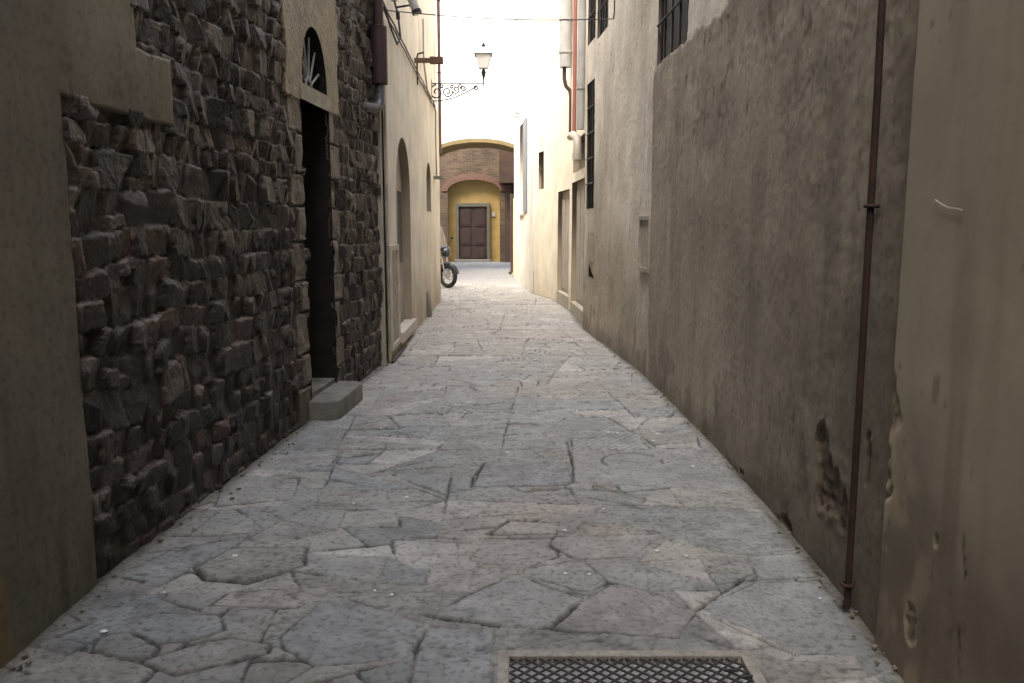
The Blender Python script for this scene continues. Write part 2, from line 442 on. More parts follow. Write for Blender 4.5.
# ------------------------------------------------------------------ rubble masonry
LST = Path([(-1.82, 3.0), (-1.44, 8.82)], -1)
LST.s0 = 0.3006
rng = np.random.default_rng(11)
def stone_cells(SS, ZZ):
    Zt = 11.5
    cz = [-0.07]
    while cz[-1] < Zt: cz.append(cz[-1] + float(rng.choice([.11, .12, .13, .15, .17]) + rng.uniform(-.012, .012)))
    cz = np.array(cz)
    near = sst(1.4, 0.7, SS)
    zw = ZZ + 0.018 * fbm(SS * .8, ZZ * .6, 3) + 0.006 * vn(SS * 6, ZZ * 3, 5) + near * 0.05 * vn(SS * 2.2, ZZ * 2.2, 8)
    row = np.clip(np.searchsorted(cz, zw.ravel()) - 1, 0, len(cz) - 2).reshape(SS.shape)
    sw = SS + 0.009 * vn(SS * 4, ZZ * 8, 6) + near * 0.05 * vn(SS * 3, ZZ * 3.5, 9)
    H = np.zeros_like(SS); C = np.zeros(SS.shape + (3,))
    for r in range(len(cz) - 1):
        m = row == r
        if not m.any(): continue
        h = cz[r + 1] - cz[r]
        ed = [-1.0 + rng.uniform(0, .2)]
        while ed[-1] < 8: ed.append(ed[-1] + rng.uniform(.062, .12) * (1.25 if ed[-1] < 1.0 else 1.0) + (rng.random() < .18) * rng.uniform(.04, .1) + (h > .16) * rng.uniform(0, .08))
        ed = np.array(ed); n = len(ed) - 1
        s = sw[m]; z = zw[m]
        c = np.clip(np.searchsorted(ed, s) - 1, 0, n - 1)
        w = (ed[1:] - ed[:-1])[c]
        u = s - (ed[:-1] + ed[1:])[c] / 2
        split = (rng.random(n) < (0.16 if h > .15 else 0.03))
        cut = rng.uniform(.38, .62, n)
        v01 = (z - cz[r]) / h
        up = split[c] & (v01 > cut[c])
        lo = np.where(split[c], np.where(up, cut[c], 0), 0); hi = np.where(split[c], np.where(up, 1, cut[c]), 1)
        hh = (hi - lo) * h
        v = (v01 - (lo + hi) / 2) * h
        sid = c * 2 + up
        K = 2 * n
        base = rng.uniform(.006, .046, K) + (rng.random(K) < .2) * rng.uniform(.008, .022, K) - (rng.random(K) < .12) * .012
        tu = rng.uniform(-.38, .38, K); tv = rng.uniform(-.2, .3, K)
        sk = rng.uniform(-.12, .12, K)
        d = np.minimum(w / 2 - np.abs(u + sk[sid] * v), hh / 2 - np.abs(v))
        rr = np.hypot(np.maximum(np.abs(u) - w / 2 + .014, 0), np.maximum(np.abs(v) - hh / 2 + .014, 0))
        d = np.minimum(d, .014 - rr + .002)
        hgt = base[sid] + tu[sid] * u + tv[sid] * v
        for k in range(2):
            a = rng.uniform(0, 2 * PI, K); sl = rng.uniform(.3, .8, K); of = rng.uniform(.3, .65, K)
            pl = base[sid] + sl[sid] * (of[sid] * np.minimum(w, hh) - (u * np.cos(a[sid]) + v * np.sin(a[sid])))
            hgt = np.minimum(hgt, pl)
        S0 = SS[m]; Z0 = ZZ[m]
        hgt = hgt + .006 * fbm(S0 * 13 + sid * 3.1, Z0 * 9, 21, 3) + .005 * np.abs(fbm(S0 * 26, Z0 * 15, 22, 2))
        j = d + .004 * vn(S0 * 30, Z0 * 30, 23) + .002 * vn(S0 * 80, Z0 * 80, 24)
        e = sst(-0.003, .003, j)
        hgt = np.maximum(hgt, .002)
        hgt = np.minimum(hgt, .07); hgt = hgt * (.5 + .5 * sst(.0, .35, Z0))
        H[m] = hgt * e + (1 - e) * (-.012 + .01 * vn(S0 * 12, Z0 * 12, 25))
        br = rng.uniform(.012, .062, K) * np.where(rng.random(K) < .12, 1.35, 1)
        hue = rng.random(K); red = rng.random(K) < .12
        col = np.stack([br * 1.0, br * (0.82 + .06 * hue), br * (0.66 + .12 * hue)], -1)[sid]
        col = col * np.where(red[sid], 1, 0)[:, None] * np.array([1.12, .92, .86]) + col * np.where(red[sid], 0, 1)[:, None]
        t = fbm(S0 * 7, Z0 * 7, 26, 4)
        col = col * (1 + .3 * t)[:, None]
        lit_rim = sst(.02, .003, j) * (.25 + .75 * sst(0, .04, v)); col = col * (1 + 3.0 * lit_rim * (.45 + .55 * vn(S0 * 14, Z0 * 14, 27)))[:, None]  # edge highlights painted into the stone colour, strongest on upper edges
        jc = np.array([.035, .03, .025])
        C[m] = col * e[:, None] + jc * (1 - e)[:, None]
    return H, C

def build_stone():
    b = empty('stone_building', (-1.8, 3.0, 0), 'tall building of dark rough rubble stone with a narrow arched doorway on the left', 'building')
    S = np.r_[np.arange(0.0, 1.6, .0095), np.arange(1.6, LST.L, .0115)]
    # local coordinate t = distance from Y=3.3 point, as measured
    o = LST.s0
    ex = lambda s: s - o
    D0, D1 = 3.0, 3.72
    Z = grid_z(.0105, 4.35, .07, 11.5)
    cache = {}
    def region(SS, ZZ, H, C):
        s = ex(SS)
        # smooth quoin blocks beside the doorway
        q = np.searchsorted(np.cumsum([0, .31, .26, .33, .24, .3, .27, .25, .3, .28]), ZZ.ravel() + 0.02).reshape(ZZ.shape)
        zq = np.r_[0, np.cumsum([.0, .31, .26, .33, .24, .3, .27, .25, .3, .28]), 9]
        zl = np.abs(ZZ + .02 - zq[np.clip(q, 0, 10)]); zh = np.abs(zq[np.clip(q + 1, 0, 10)] - ZZ - .02)
        dz = np.minimum(zl, zh)
        wl = np.where(q % 2 == 0, .17, .3)
        wr = np.where(q % 2 == 0, .3, .16)
        inq = ((s > D0 - wl) & (s <= D0) | (s >= D1) & (s < D1 + wr)) & (ZZ < 2.62)
        de = np.where(s <= D0, s - (D0 - wl), (D1 + wr) - s)
        dd = np.minimum(dz, np.clip(de, 0, 1)) + .004 * vn(SS * 40, ZZ * 40, 31)
        e = sst(0, .014, dd)
        hq = (.03 + .012 * vn(q * 3.7, (s > 3.3) * 5.1, 33)) + .005 * fbm(SS * 20, ZZ * 20, 34) + .012 * (np.minimum(np.clip(de, 0, .1), dz) > .03) * vn(SS * 9, ZZ * 9, 35)
        H = np.where(inq, hq * e - .012 * (1 - e), H)
        cq = np.array([.12, .103, .082]) * (1 + .25 * vn(q * 2.3, (s > 3.3) * 7.0, 36) + .25 * fbm(SS * 9, ZZ * 9, 37))[..., None]
        C = np.where(inq[..., None], cq * (.45 + .55 * e[..., None]), C)
        # worn render around the fanlight
        edge = .05 * fbm(SS * 5, ZZ * 5, 41)
        inp = (s > 2.66 + edge) & (s < 4.02 + edge * 1.6) & (ZZ > 2.5 + edge * .7)
        hp = .042 + .004 * fbm(SS * 4, ZZ * 4, 42)
        H = np.where(inp, hp, H)
        cp = np.array([.235, .2, .14]) * (1 + .22 * fbm(SS * 3, ZZ * 2, 43))[..., None]
        C = np.where(inp[..., None], cp, C)
        cov = ((s < -.005) | (ZZ > 2.08) & (s < .88) & (ZZ < 2.34) | (ZZ > 2.33) & (s < .56))
        H = np.where(cov, -.03, H)
        # ground dirt
        g = sst(.5, 0, ZZ)
        C = C * (1 - .25 * g)[..., None]
        return H, C
    def both(SS, ZZ):
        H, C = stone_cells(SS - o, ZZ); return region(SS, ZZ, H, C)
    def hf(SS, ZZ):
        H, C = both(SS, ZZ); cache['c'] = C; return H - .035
    door = rect_outline(D0 + o, D1 + o, 0.0, 2.5)
    fan = arch_outline(D0 + o + .02, D1 + o - .06, 2.62, 2.66, 3.1)
    r1 = reveal(LST, door, 0.0, .38); r2 = reveal(LST, fan, 0.006, .1)
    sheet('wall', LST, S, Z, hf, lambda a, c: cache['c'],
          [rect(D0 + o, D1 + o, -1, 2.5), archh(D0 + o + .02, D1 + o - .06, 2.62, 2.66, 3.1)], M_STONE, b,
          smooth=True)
    for nm, rv in (('door_jamb', r1), ('fanlight_jamb', r2)): MB().add(*rv).build(nm, M_DWOOD, b)
    mm = MB(); mass(mm, -9, -2.35, -9, 8.75, 11.4); mm.build('building_core', M_DRESS, b)
    mm = MB(); slab_mb(LST, -12.0 + 12, LST.L, 11.45, 11.6, -.6, .35, mm)
    mm.prism([(-9, -9, 11.6), (-1.55, -9, 11.6), (-1.2, 8.8, 11.6), (-9, 8.8, 11.6)], (0, 0, .2)); mm.build('roof', M_RTILE, b)
    # lintel
    slab_mb(LST, D0 + o - .03, D1 + o + .03, 2.5, 2.615, -.3, .012).build('lintel', M_FRAME, b)
    # fanlight
    f = panel(LST, arch_outline(D0 + o + .02, D1 + o - .06, 2.62, 2.66, 3.1), -.075, .02).build('fanlight', M_GLASS, b)
    sm = (D0 + D1) / 2 + o - .02
    for k, a in enumerate((22, 50, 80, 108, 136, 160)):
        a = math.radians(a); m = MB()
        m.tube([LST.p3(sm + .05 * math.cos(a), 2.64 + .05 * math.sin(a), -.05), LST.p3(sm + .31 * math.cos(a), 2.64 + .4 * math.sin(a), -.05)], .009, 6)
        m.build('bar', M_GPIPE, f)
    m = MB(); m.tube([LST.p3(sm + .08 * math.cos(t * PI / 10), 2.635 + .08 * math.sin(t * PI / 10), -.05) for t in range(11)], .012, 6); m.build('bar_hub', M_GPIPE, f)
    # door
    d = panel(LST, rect_outline(D0 + o, D1 + o, .2, 2.5), -.33, .04).build('door', M_DWOOD, b)
    m = MB()
    for (a, c, z0, z1) in ((.06, .33, .3, 1.1), (.39, .66, .3, 1.1), (.06, .33, 1.2, 2.4), (.39, .66, 1.2, 2.4)):
        slab_mb(LST, D0 + o + a, D0 + o + c, z0, z1, -.329, -.305, m)
    m.build('door_panel', M_DWOOD, d)
    m = MB(); m.ell(LST.p3(D1 + o - .36, 1.12, -.27), (.03, .03, .03)); m.build('door_knob', M_IRON, d)
    # plinth inside the doorway and the rounded step in front
    m = MB(); slab_mb(LST, D0 + o + .002, D1 + o - .002, 0.0, .2, -.36, -.02, m); m.build('threshold', M_STEP, b)
    m = MB(); pts = []
    a0, a1 = o + 2.94, o + 3.8; wout = .225; R = .09
    pts = [(a0, -.06), (a0, wout - R)]
    for k in range(1, 7): t = PI / 2 * k / 6; pts.append((a0 + R - R * math.cos(t), wout - R + R * math.sin(t)))
    for k in range(0, 7): t = PI / 2 * k / 6; pts.append((a1 - R + R * math.sin(t), wout - R + R * math.cos(t)))
    pts += [(a1, -.06)]
    lay = [(-.03, 0), (.148, 0), (.158, .003), (.162, .009)]
    vs = []
    cs = (a0 + a1) / 2
    for z, ins in lay:
        for (s, w) in pts:
            f2 = 1 - ins / .5
            vs.append(LST.p3(cs + (s - cs) * (1 - ins * 1.6), z + .004 * math.sin(s * 9), w - ins * (w > 0)))
    n = len(pts); fs = []
    for l in range(len(lay) - 1):
        for i in range(n - 1): fs.append([l * n + i, l * n + i + 1, (l + 1) * n + i + 1, (l + 1) * n + i])
    fs.append([(len(lay) - 1) * n + i for i in range(n)])
    MB().add(vs, fs).build('doorstep', M_STEP, b, smooth=True)

    # ---- plaster coat over the near end
    LPC = Path([(-1.8, -9.0), (-1.8, 3.3), (-1.738, 4.24), (-1.68, 5.0)], -1)
    S = np.unique(np.r_[np.arange(0, 10.6, .2), np.arange(10.6, 13.3, .016)])
    Z2 = grid_z(.016, 3.0, .08, 11.4)
    def ch(s, z):
        return .009 * fbm(s * 1.7, z * 1.3, 51) + .003 * fbm(s * 14, z * 6, 52, 5)
    def cc(s, z):
        base = np.array([.148, .134, .102]) * (1 + .25 * fbm(s * 2.2, z * 1.1, 53))[..., None]
        st = sst(.15, .6, fbm(s * 9, z * .9, 54)); base = mixc(base, [.085, .075, .058], st * .6)
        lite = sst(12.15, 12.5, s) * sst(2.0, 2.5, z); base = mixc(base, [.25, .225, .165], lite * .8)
        och = sst(11.70, 11.72, s * -1 + 23.4 + .012 * fbm(z * 5, z, 58)); base = mixc(base, [.22, .165, .085], och)
        low = sst(.9, 0, z); base = base * (1 - .3 * low)[..., None]
        wsp = sst(.5, .7, vn(s * 60, z * 7, 59) + .3 * vn(s * 9, z * 3, 60)); base = mixc(base, [.33, .3, .25], wsp * .1)
        dk = sst(.5, .72, vn(s * 70, z * 8, 62)); base = mixc(base, [.06, .05, .04], dk * .12)
        return base
    E = 9.0 + 3.3
    def keep(s, z):
        ax = (s < E - .002) 
        step = (z > 2.04 + .02 * (E + .9 - s)) & (s < E + .91) & (z < 2.375) | (z >= 2.37) & (s < E + .6 + .02 * vn(z * 6, z * 2, 61))
        return ax | step
    sheet('plaster_coat', LPC, S, Z2, lambda s, z: ch(s, z) + .012 * (s > E), cc, [], M_REND, b, thick=.085, warp=.007, keep=keep)
    return b

build_stone()

# ------------------------------------------------------------------ beige building, left
LB = Path([(-1.42, 8.86), (-1.52, 16.75)], -1)
def arc_window(b, path, s0, s1, z0, zs, zc, frame_m, off):
    pass
def build_beige():
    b = empty('beige_building', (-1.45, 8.86, 0), 'plain cream building after the stone wall with a tall arched door and arched niche', 'building')
    DO = (1.0, 2.42, .2, 1.98, 2.66)
    NI = (4.95, 5.75, 1.78, 2.3, 2.62)
    S = np.arange(0, LB.L + .01, .035); Z = grid_z(.035, 4.8, .2, 7.0)
    S = np.unique(np.r_[S, LB.L])
    def hf(s, z):
        return .008 * fbm(s * .8, z * .8, 71) + .002 * fbm(s * 6, z * 6, 72) + .03 * sst(3.80, 3.76, z - .01 * s)
    def cf(s, z):
        c = np.array([.66, .63, .56]) * (1 + .1 * fbm(s * 1.3, z * .9, 73))[..., None]
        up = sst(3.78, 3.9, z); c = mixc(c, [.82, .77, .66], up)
        low = sst(1.1, 0.05, z + .35 * fbm(s * 1.7, z * 1.4, 74)); c = mixc(c, [.33, .27, .2], low * .75)
        st = sst(.15, .7, fbm(s * 2.2, z * .8, 75)); c = mixc(c, [.38, .32, .24], st * .4)
        nearc = sst(.5, 0, s); c = mixc(c, [.36, .31, .24], nearc * .6)
        return c
    r1 = reveal(LB, arch_outline(*DO), .006 + .03, .15); r2 = reveal(LB, arch_outline(*NI), .036, .14)
    m0 = rect(-1, -1, 0, 0)
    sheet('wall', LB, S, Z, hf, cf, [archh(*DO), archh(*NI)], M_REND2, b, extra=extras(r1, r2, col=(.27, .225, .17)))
    # end wall (returns at the corner) and core
    m = MB(); mass(m, -9, -1.9, 8.9, 16.6, 6.9)
    m.build('building_core', M_YEL2, b)
    m = MB(); m.prism([(-2.0, 8.8, -.1), (-1.405, 8.8, -.1), (-1.405, 8.858, -.1), (-2.0, 8.858, -.1)], (0, 0, 7.0)); m.build('corner_pilaster', mat('corner_render', (.42, .385, .32), (.3, .27, .22), 5, .9), b)
    m = MB(); m.prism([(-9, 16.6, -.1), (-1.525, 16.6, -.1), (-1.525, 16.745, -.1), (-9, 16.745, -.1)], (0, 0, 7.05)); m.build('end_wall', M_YEL2, b)
    m = MB(); m.prism([(-9, 8.87, 7.0), (-1.35, 8.87, 7.0), (-1.45, 16.8, 7.0), (-9, 16.8, 7.0)], (0, 0, .14)); m.build('roof', M_RTILE, b)
    # arched door with grey leaves and glazing
    d = panel(LB, arch_outline(*DO), -.08, .04).build('door', M_GWOOD, b)
    m = MB()
    for (a, c, z0, z1) in ((1.1, 1.66, .32, .95), (1.76, 2.32, .32, .95)): slab_mb(LB, a, c, z0, z1, -.081, -.065, m)
    m.build('door_panel', M_GWOOD, d)
    m = MB()
    for (a, c) in ((1.1, 1.66), (1.76, 2.32)): slab_mb(LB, a, c, 1.05, 2.0, -.081, -.072, m)
    m.build('pane', M_GLASS, d)
    m = MB(); slab_mb(LB, 1.685, 1.735, .2, 2.6, -.08, -.055, m); m.build('mullion', M_GWOOD, d)
    slab_mb(LB, DO[0] - .03, DO[1] + .12, .1, .225, -.07, .09).build('sill', M_CONC, b)
    w = panel(LB, arch_outline(*NI), -.09, .03).build('window', M_GWOOD, b)
    m = MB(); slab_mb(LB, 5.02, 5.68, 1.86, 2.34, -.09, -.08, m); m.build('pane', M_GLASS, w)
    # meter cupboard
    c = slab_mb(LB, .16, .74, .2, 1.26, .03, .058).build('meter_cupboard', M_FRAME, b)
    m = MB()
    slab_mb(LB, .1, .16, .14, 1.32, .03, .075, m); slab_mb(LB, .74, .8, .14, 1.32, .03, .075, m)
    slab_mb(LB, .161, .739, 1.262, 1.32, .03, .075, m); slab_mb(LB, .161, .739, .14, .198, .03, .075, m)
    m.build('frame', M_CONC, c)
    m = MB(); m.prism([LB.p3(4.65, 0, .03), LB.p3(4.65, 0, .1), LB.p3(4.65, .12, .09), LB.p3(4.65, .42, .045), LB.p3(4.65, .42, .03)], LB.p3(4.95, 0, 0) - LB.p3(4.65, 0, 0))
    m.build('guard_stone', M_DRESS, b)
    m = MB(); m.box(LB.p3(6.6, 2.44, .12), (.2, .3, .05)); m.build('ledge', M_DRESS, b)
    return b
build_beige()

# ------------------------------------------------------------------ right side: near rendered building
RN = Path([(1.33, -9), (1.335, 2.25), (1.357, 2.84)], 1)
def build_right_near():
    b = empty('ochre_building', (1.35, 0, 0), 'brown ochre rendered building at the right foreground, its lower plaster flaking', 'building')
    S = np.unique(np.r_[np.arange(0, 9.3, .3), np.arange(9.3, 11.83, .011), RN.L]); Z = grid_z(.012, 2.9, .08, 11.4)
    e0 = RN.L
    spots = [(-.04, .95, .05, .12), (-.42, .56, .03, .06), (-.05, .7, .09, .3), (-.3, .2, .05, .12)]
    def dmg(s, z):
        t = np.full(s.shape, -1.0)
        for (a, c, rs, rz) in spots:
            d = 1 - np.hypot((s - e0 - a) / rs, (z - c) / rz) + .75 * fbm(s * 14, z * 9, 81, 4)
            t = np.maximum(t, d)
        return t
    def crack(s, z):
        d = np.abs(s - (e0 - .58 + .05 * fbm(z * 3, z * 0 + 2, 82) + .02 * fbm(z * 15, z * 0, 82))) ; k = .45 * sst(.008, .001, d) * sst(1.1, .7, z) * sst(-.3, .2, vn(z * 7, z * 0, 2))
        d2 = np.abs(s - (e0 - .30 + .03 * fbm(z * 5, z * 0, 86))); return np.maximum(k, .0 * d2)
    def hf(s, z):
        h = .006 * fbm(s * 1.4, z * 1, 83) + .0012 * fbm(s * 11, z * 7, 84)
        ed = sst(0, .06, e0 - s); 
        return h - .035 * (1 - ed) ** 2 - .006 * sst(.4, .47, dmg(s, z)) * (1 + .8 * vn(s * 60, z * 60, 85)) - .012 * crack(s, z)
    def cf(s, z):
        c = np.array([.35, .31, .24]) * (1 + .12 * fbm(s * 2, z * 1, 87))[..., None]
        st = sst(.1, .6, fbm(s * 8, z * .8, 88)); c = mixc(c, [.2, .165, .115], st * .5)
        low = sst(1.1, .1, z + .5 * fbm(s * 2.5, z * 2.5, 89)); c = mixc(c, [.125, .1, .072], low * .8)
        ml = sst(.05, .45, fbm(s * 6, z * 5, 94)) * sst(1.3, .7, z) * sst(e0 - .7, e0 - .1, s); c = mixc(c, [.4, .345, .24], ml * .7)
        k = dmg(s, z); t = sst(.4, .47, k); bc = np.array([.33, .28, .2]) * (1 + .5 * vn(s * 30, z * 30, 95))[..., None]
        c = c * (1 - t[..., None]) + bc * t[..., None] * .8
        rim = sst(.12, .33, k) * (1 - t); c = mixc(c, [.42, .37, .27], rim * .6)
        hc = (np.abs(fbm(s * 1.6, z * 1.1, 96, 5)) < .009) * 1.0;         tk = sst(.62, .8, vn(s * 40, z * 16, 98)) * (vn(s * 3, z * 3, 99) > .35); c = mixc(c, [.12, .09, .07], tk * .5)
        c = c * (1 - .7 * crack(s, z))[..., None]
        ed = sst(e0 - .05, e0, s); return mixc(c, [.12, .1, .08], ed * .7)
    ex = extras(([RN.p3(e0, -.05, -.035), RN.p3(e0, 11.4, -.035), RN.p3(e0, 11.4, -.14), RN.p3(e0, -.05, -.14)], [(0, 1, 2, 3)]), col=(.09, .075, .055))
    sheet('wall', RN, S, Z, hf, cf, [], M_RENDN, b, extra=ex)
    m = MB(); mass(m, 1.9, 9, -9, 2.9, 11.3); m.build('building_core', M_DRESS, b)
    m = MB(); m.prism([(1.0, -9, 11.4), (9, -9, 11.4), (9, 3.0, 11.4), (1.0, 3.0, 11.4)], (0, 0, .2)); m.build('roof', M_RTILE, b)
    # pale scratch
    m = MB(); P = [(11.40, 1.592), (11.44, 1.598), (11.48, 1.600), (11.53, 1.612), (11.57, 1.627)]
    zz = [RN.p3(s, z, .0065) for s, z in P]
    m.prism(zz + [p + Vector((0, 0, .004)) for p in zz[::-1]], (-.0015, 0, 0)); m.build('paint_scratch', M_CHALK, b)
build_right_near()

# ------------------------------------------------------------------ right side: long grey building
RM = Path([(1.392, 2.78), (1.43, 4.3), (1.445, 5.4), (1.43, 6.6), (1.36, 8.4), (1.23, 9.9), (1.065, 11.95)], 1, smooth=.5)
def bars_h(path, s0, s1, z0, z1, off, parent):
    for k in range(1, 4):
        m = MB(); s = s0 + (s1 - s0) * k / 4; m.tube([path.p3(s, z0 + .01, off), path.p3(s, z1 - .01, off)], .011, 6); m.build('bar', M_IRON, parent)
    n = max(2, int((z1 - z0) / .3))
    for k in range(1, n):
        m = MB(); z = z0 + (z1 - z0) * k / n; m.tube([path.p3(s0 + .01, z, off + .012), path.p3(s1 - .01, z, off + .012)], .011, 6); m.build('bar', M_IRON, parent)
def build_right_main():
    b = empty('grey_building', (1.4, 2.9, 0), 'long building in stained grey brown render on the right with barred windows high up', 'building')
    sy = RM.sY
    S = np.unique(np.r_[np.arange(0, 6.0, .014), np.arange(6.0, RM.L, .02), RM.L]); Z = grid_z(.0155, 4.7, .1, 8.0)
    WIN = [(sy(6.78), sy(7.9), 3.04, 4.5), (sy(10.36), sy(11.06), 3.98, 5.3), (sy(11.2), sy(11.78), 1.78, 3.52), (sy(11.2), sy(11.78), 4.05, 5.5)]
    NIC = (sy(7.98), sy(8.38), 1.12, 1.6)
    HAT = (sy(11.1), sy(11.5), .82, 1.0)
    def topline(s):
        return 3.03 + .05 * fbm(s * 2.2, s * 0, 101) + .03 * vn(s * 11, s * 0, 102) + .012 * vn(s * 30, s * 0, 105)
    def dmg(s, z):
        t = np.full(s.shape, -1.0)
        for (a, c, rs, rz, am) in ((sy(3.42), .42, .24, .21, .6), (sy(3.5), .58, .12, .14, .6), (sy(3.22), .36, .07, .12, .7), (sy(4.75), .04, .16, .05, .6), (sy(3.95), .03, .2, .05, .6), (sy(3.02), .62, .03, .2, .6)):
            d = 1 - np.hypot((s - a) / rs, (z - c) / rz) + am * fbm(s * 9, z * 7, 103, 6, .62); t = np.maximum(t, d)
        return t
    def hf(s, z):
        h = .014 * fbm(s * .8, z * .8, 104) + .004 * fbm(s * 6, z * 5, 105) + .002 * fbm(s * 25, z * 25, 106, 2)
        dark = sst(sy(8.02), sy(7.94), s + .02 * vn(z * 5, z * 0, 107)) * sst(.012, -.012, z - topline(s))
        k = dmg(s, z); t = sst(.42, .48, k)
        rows = (np.abs(((z + .008 * vn(s * 8, z * 0, 3)) / .06) % 1 - .5) * 2)
        rough = .01 * sst(.8, .95, rows) + .012 * np.abs(vn(s * 26, z * 26, 108))
        flake = sst(.3, .42, fbm(s * 13, z * 4.5, 109)) * sst(1.6, 2.6, z) * dark
        return h + .014 * dark - t * (.007 + .7 * rough) - .005 * flake + .006 * sst(.15, .4, k) * (1 - t)
    def cf(s, z):
        dark = sst(sy(8.6), sy(7.3), s + .5 * fbm(s * 2, z * 1.2, 110)); Y = s + 2.9
        grad = sst(10.5, 4.0, Y)
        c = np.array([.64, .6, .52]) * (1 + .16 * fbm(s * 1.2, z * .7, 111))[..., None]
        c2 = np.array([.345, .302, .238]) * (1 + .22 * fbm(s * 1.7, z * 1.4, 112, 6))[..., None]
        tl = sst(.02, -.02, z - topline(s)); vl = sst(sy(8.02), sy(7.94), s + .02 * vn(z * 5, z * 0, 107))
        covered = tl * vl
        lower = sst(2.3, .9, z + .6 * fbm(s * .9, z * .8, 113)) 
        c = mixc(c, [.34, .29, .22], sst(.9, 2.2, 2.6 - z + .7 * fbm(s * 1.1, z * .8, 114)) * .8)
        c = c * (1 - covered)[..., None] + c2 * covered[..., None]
        bl = sst(.0, .5, fbm(s * 2.6, z * 1.8, 115, 6)) ; c = mixc(c, [.17, .15, .12], bl * (.2 + .3 * covered))
        st = sst(.05, .55, fbm(s * 5, z * .7, 116)); c = mixc(c, [.2, .175, .14], st * .4 * (.15 + .85 * covered))
        stm = sst(.0, .55, fbm(s * 1.3, z * .6, 117, 5)) * (1 - vl); c = mixc(c, [.33, .28, .22], stm * .5)
        pat = sst(.3, .55, fbm(s * 3.1, z * 3.3, 121, 5)) * sst(1.1, .5, z); c = mixc(c, [.42, .385, .32], pat * .45)
        pat2 = sst(.25, .4, fbm(s * 4.1 + 9, z * 3.0, 122, 4)) * sst(1.0, .3, z); c = mixc(c, [.14, .12, .095], pat2 * .55)
        low = sst(.35, 0, z + .2 * fbm(s * 3, z * 3, 118)); c = mixc(c, [.075, .062, .047], low * .5)
        hc = (np.abs(fbm(s * 1.5, z * 1.2, 123, 5)) < .008) * 1.0; c = c * (1 - .25 * hc * sst(-.1, .4, vn(s * .9, z * .9, 124)))[..., None]
        tk = sst(.58, .8, vn(s * 50, z * 12, 125)) * (vn(s * 2, z * 2, 127) > .2); c = mixc(c, [.5, .46, .39], tk * .25 * covered)
        tk = sst(.6, .8, vn(s * 45, z * 18, 126)) * (vn(s * 2.3, z * 2.3, 128) > .35); c = mixc(c, [.09, .08, .065], tk * .5)
        dp = sst(.5, 0, z) * sst(sy(9.8), sy(7), s) * 0; 
        ff = fbm(s * 13, z * 4.5, 109); fl = sst(.3, .42, ff) * sst(1.7, 2.6, z) * covered; c = mixc(c, [.2, .175, .145], fl * .45); fe = sst(.05, .0, np.abs(ff - .29)) * sst(1.9, 2.7, z) * covered * (vn(s * 4, z * 4, 129) > -.1); c = mixc(c, [.58, .54, .46], fe * .45)
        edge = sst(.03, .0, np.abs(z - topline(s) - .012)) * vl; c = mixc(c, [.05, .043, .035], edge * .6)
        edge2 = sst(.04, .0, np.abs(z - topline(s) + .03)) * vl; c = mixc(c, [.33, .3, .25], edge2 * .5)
        k = dmg(s, z); t = sst(.42, .48, k)
        bc = np.array([.17, .13, .1]) * (1 + .75 * vn(s * 22, z * 40, 119))[..., None]
        c = c * (1 - t[..., None]) + bc * t[..., None]
        rim = sst(.18, .38, k) * (1 - t); c = mixc(c, [.2, .17, .13], rim * .45)
        gd = sst(sy(6.5), sy(3.3), s) * sst(2.6, .4, z); c = c * (1 - .3 * gd)[..., None]
        ns = sst(sy(3.15), sy(2.95), s); c = mixc(c, [.17, .15, .12], ns * .6)
        return c
    revs = [reveal(RM, rect_outline(*w), -.0, .075) for w in WIN] + [reveal(RM, rect_outline(*NIC), .012, .02), reveal(RM, [(HAT[0], HAT[2]), (HAT[1], HAT[2]), (HAT[1], HAT[3])], .004, .15)]
    ends = ([RM.p3(RM.L, -.05, 0), RM.p3(RM.L, 8.0, 0), RM.p3(RM.L, 8.0, -.3), RM.p3(RM.L, -.05, -.3)], [(0, 1, 2, 3)])
    def tri(s, z): return (s > HAT[0]) & (s < HAT[1]) & (z > HAT[2]) & (z < HAT[2] + (HAT[3] - HAT[2]) * (s - HAT[0]) / (HAT[1] - HAT[0]))
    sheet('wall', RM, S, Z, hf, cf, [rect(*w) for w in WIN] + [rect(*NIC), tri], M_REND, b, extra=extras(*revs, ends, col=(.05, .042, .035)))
    m = MB(); mass(m, 1.95, 9, 2.95, 11.8, 7.9); m.build('building_core', M_DRESS, b)
    m = MB(); m.prism([(1.25, 3.01, 8.0), (9, 3.01, 8.0), (9, 12.0, 8.0), (.95, 12.0, 8.0)], (0, 0, .18)); m.build('roof', M_RTILE, b)
    for i, w in enumerate(WIN):
        o = panel(RM, rect_outline(*w), -.045, .03).build('window', M_DWOOD, b)
        m = MB(); s0, s1, z0, z1 = w
        slab_mb(RM, s0, s0 + .05, z0, z1, -.045, -.03, m); slab_mb(RM, s1 - .05, s1, z0, z1, -.045, -.03, m)
        slab_mb(RM, s0 + .051, s1 - .051, z1 - .05, z1, -.045, -.03, m); slab_mb(RM, s0 + .051, s1 - .051, z0, z0 + .05, -.045, -.03, m)
        m.build('frame', M_DWOOD, o)
        bars_h(RM, s0, s1, z0, z1, -.005, o)
    # framed stone plaque
    p = panel(RM, rect_outline(*NIC), .016, .03).build('niche_panel', M_NICHE, b)
    m = MB(); s0, s1, z0, z1 = NIC
    slab_mb(RM, s0 - .045, s0, z0 - .04, z1 + .04, -.02, .034, m); slab_mb(RM, s1, s1 + .045, z0 - .04, z1 + .04, -.02, .034, m)
    slab_mb(RM, s0 + .001, s1 - .001, z1, z1 + .04, -.02, .036, m); slab_mb(RM, s0 + .001, s1 - .001, z0 - .04, z0, -.02, .036, m)
    m.build('frame', M_FRAME, p)
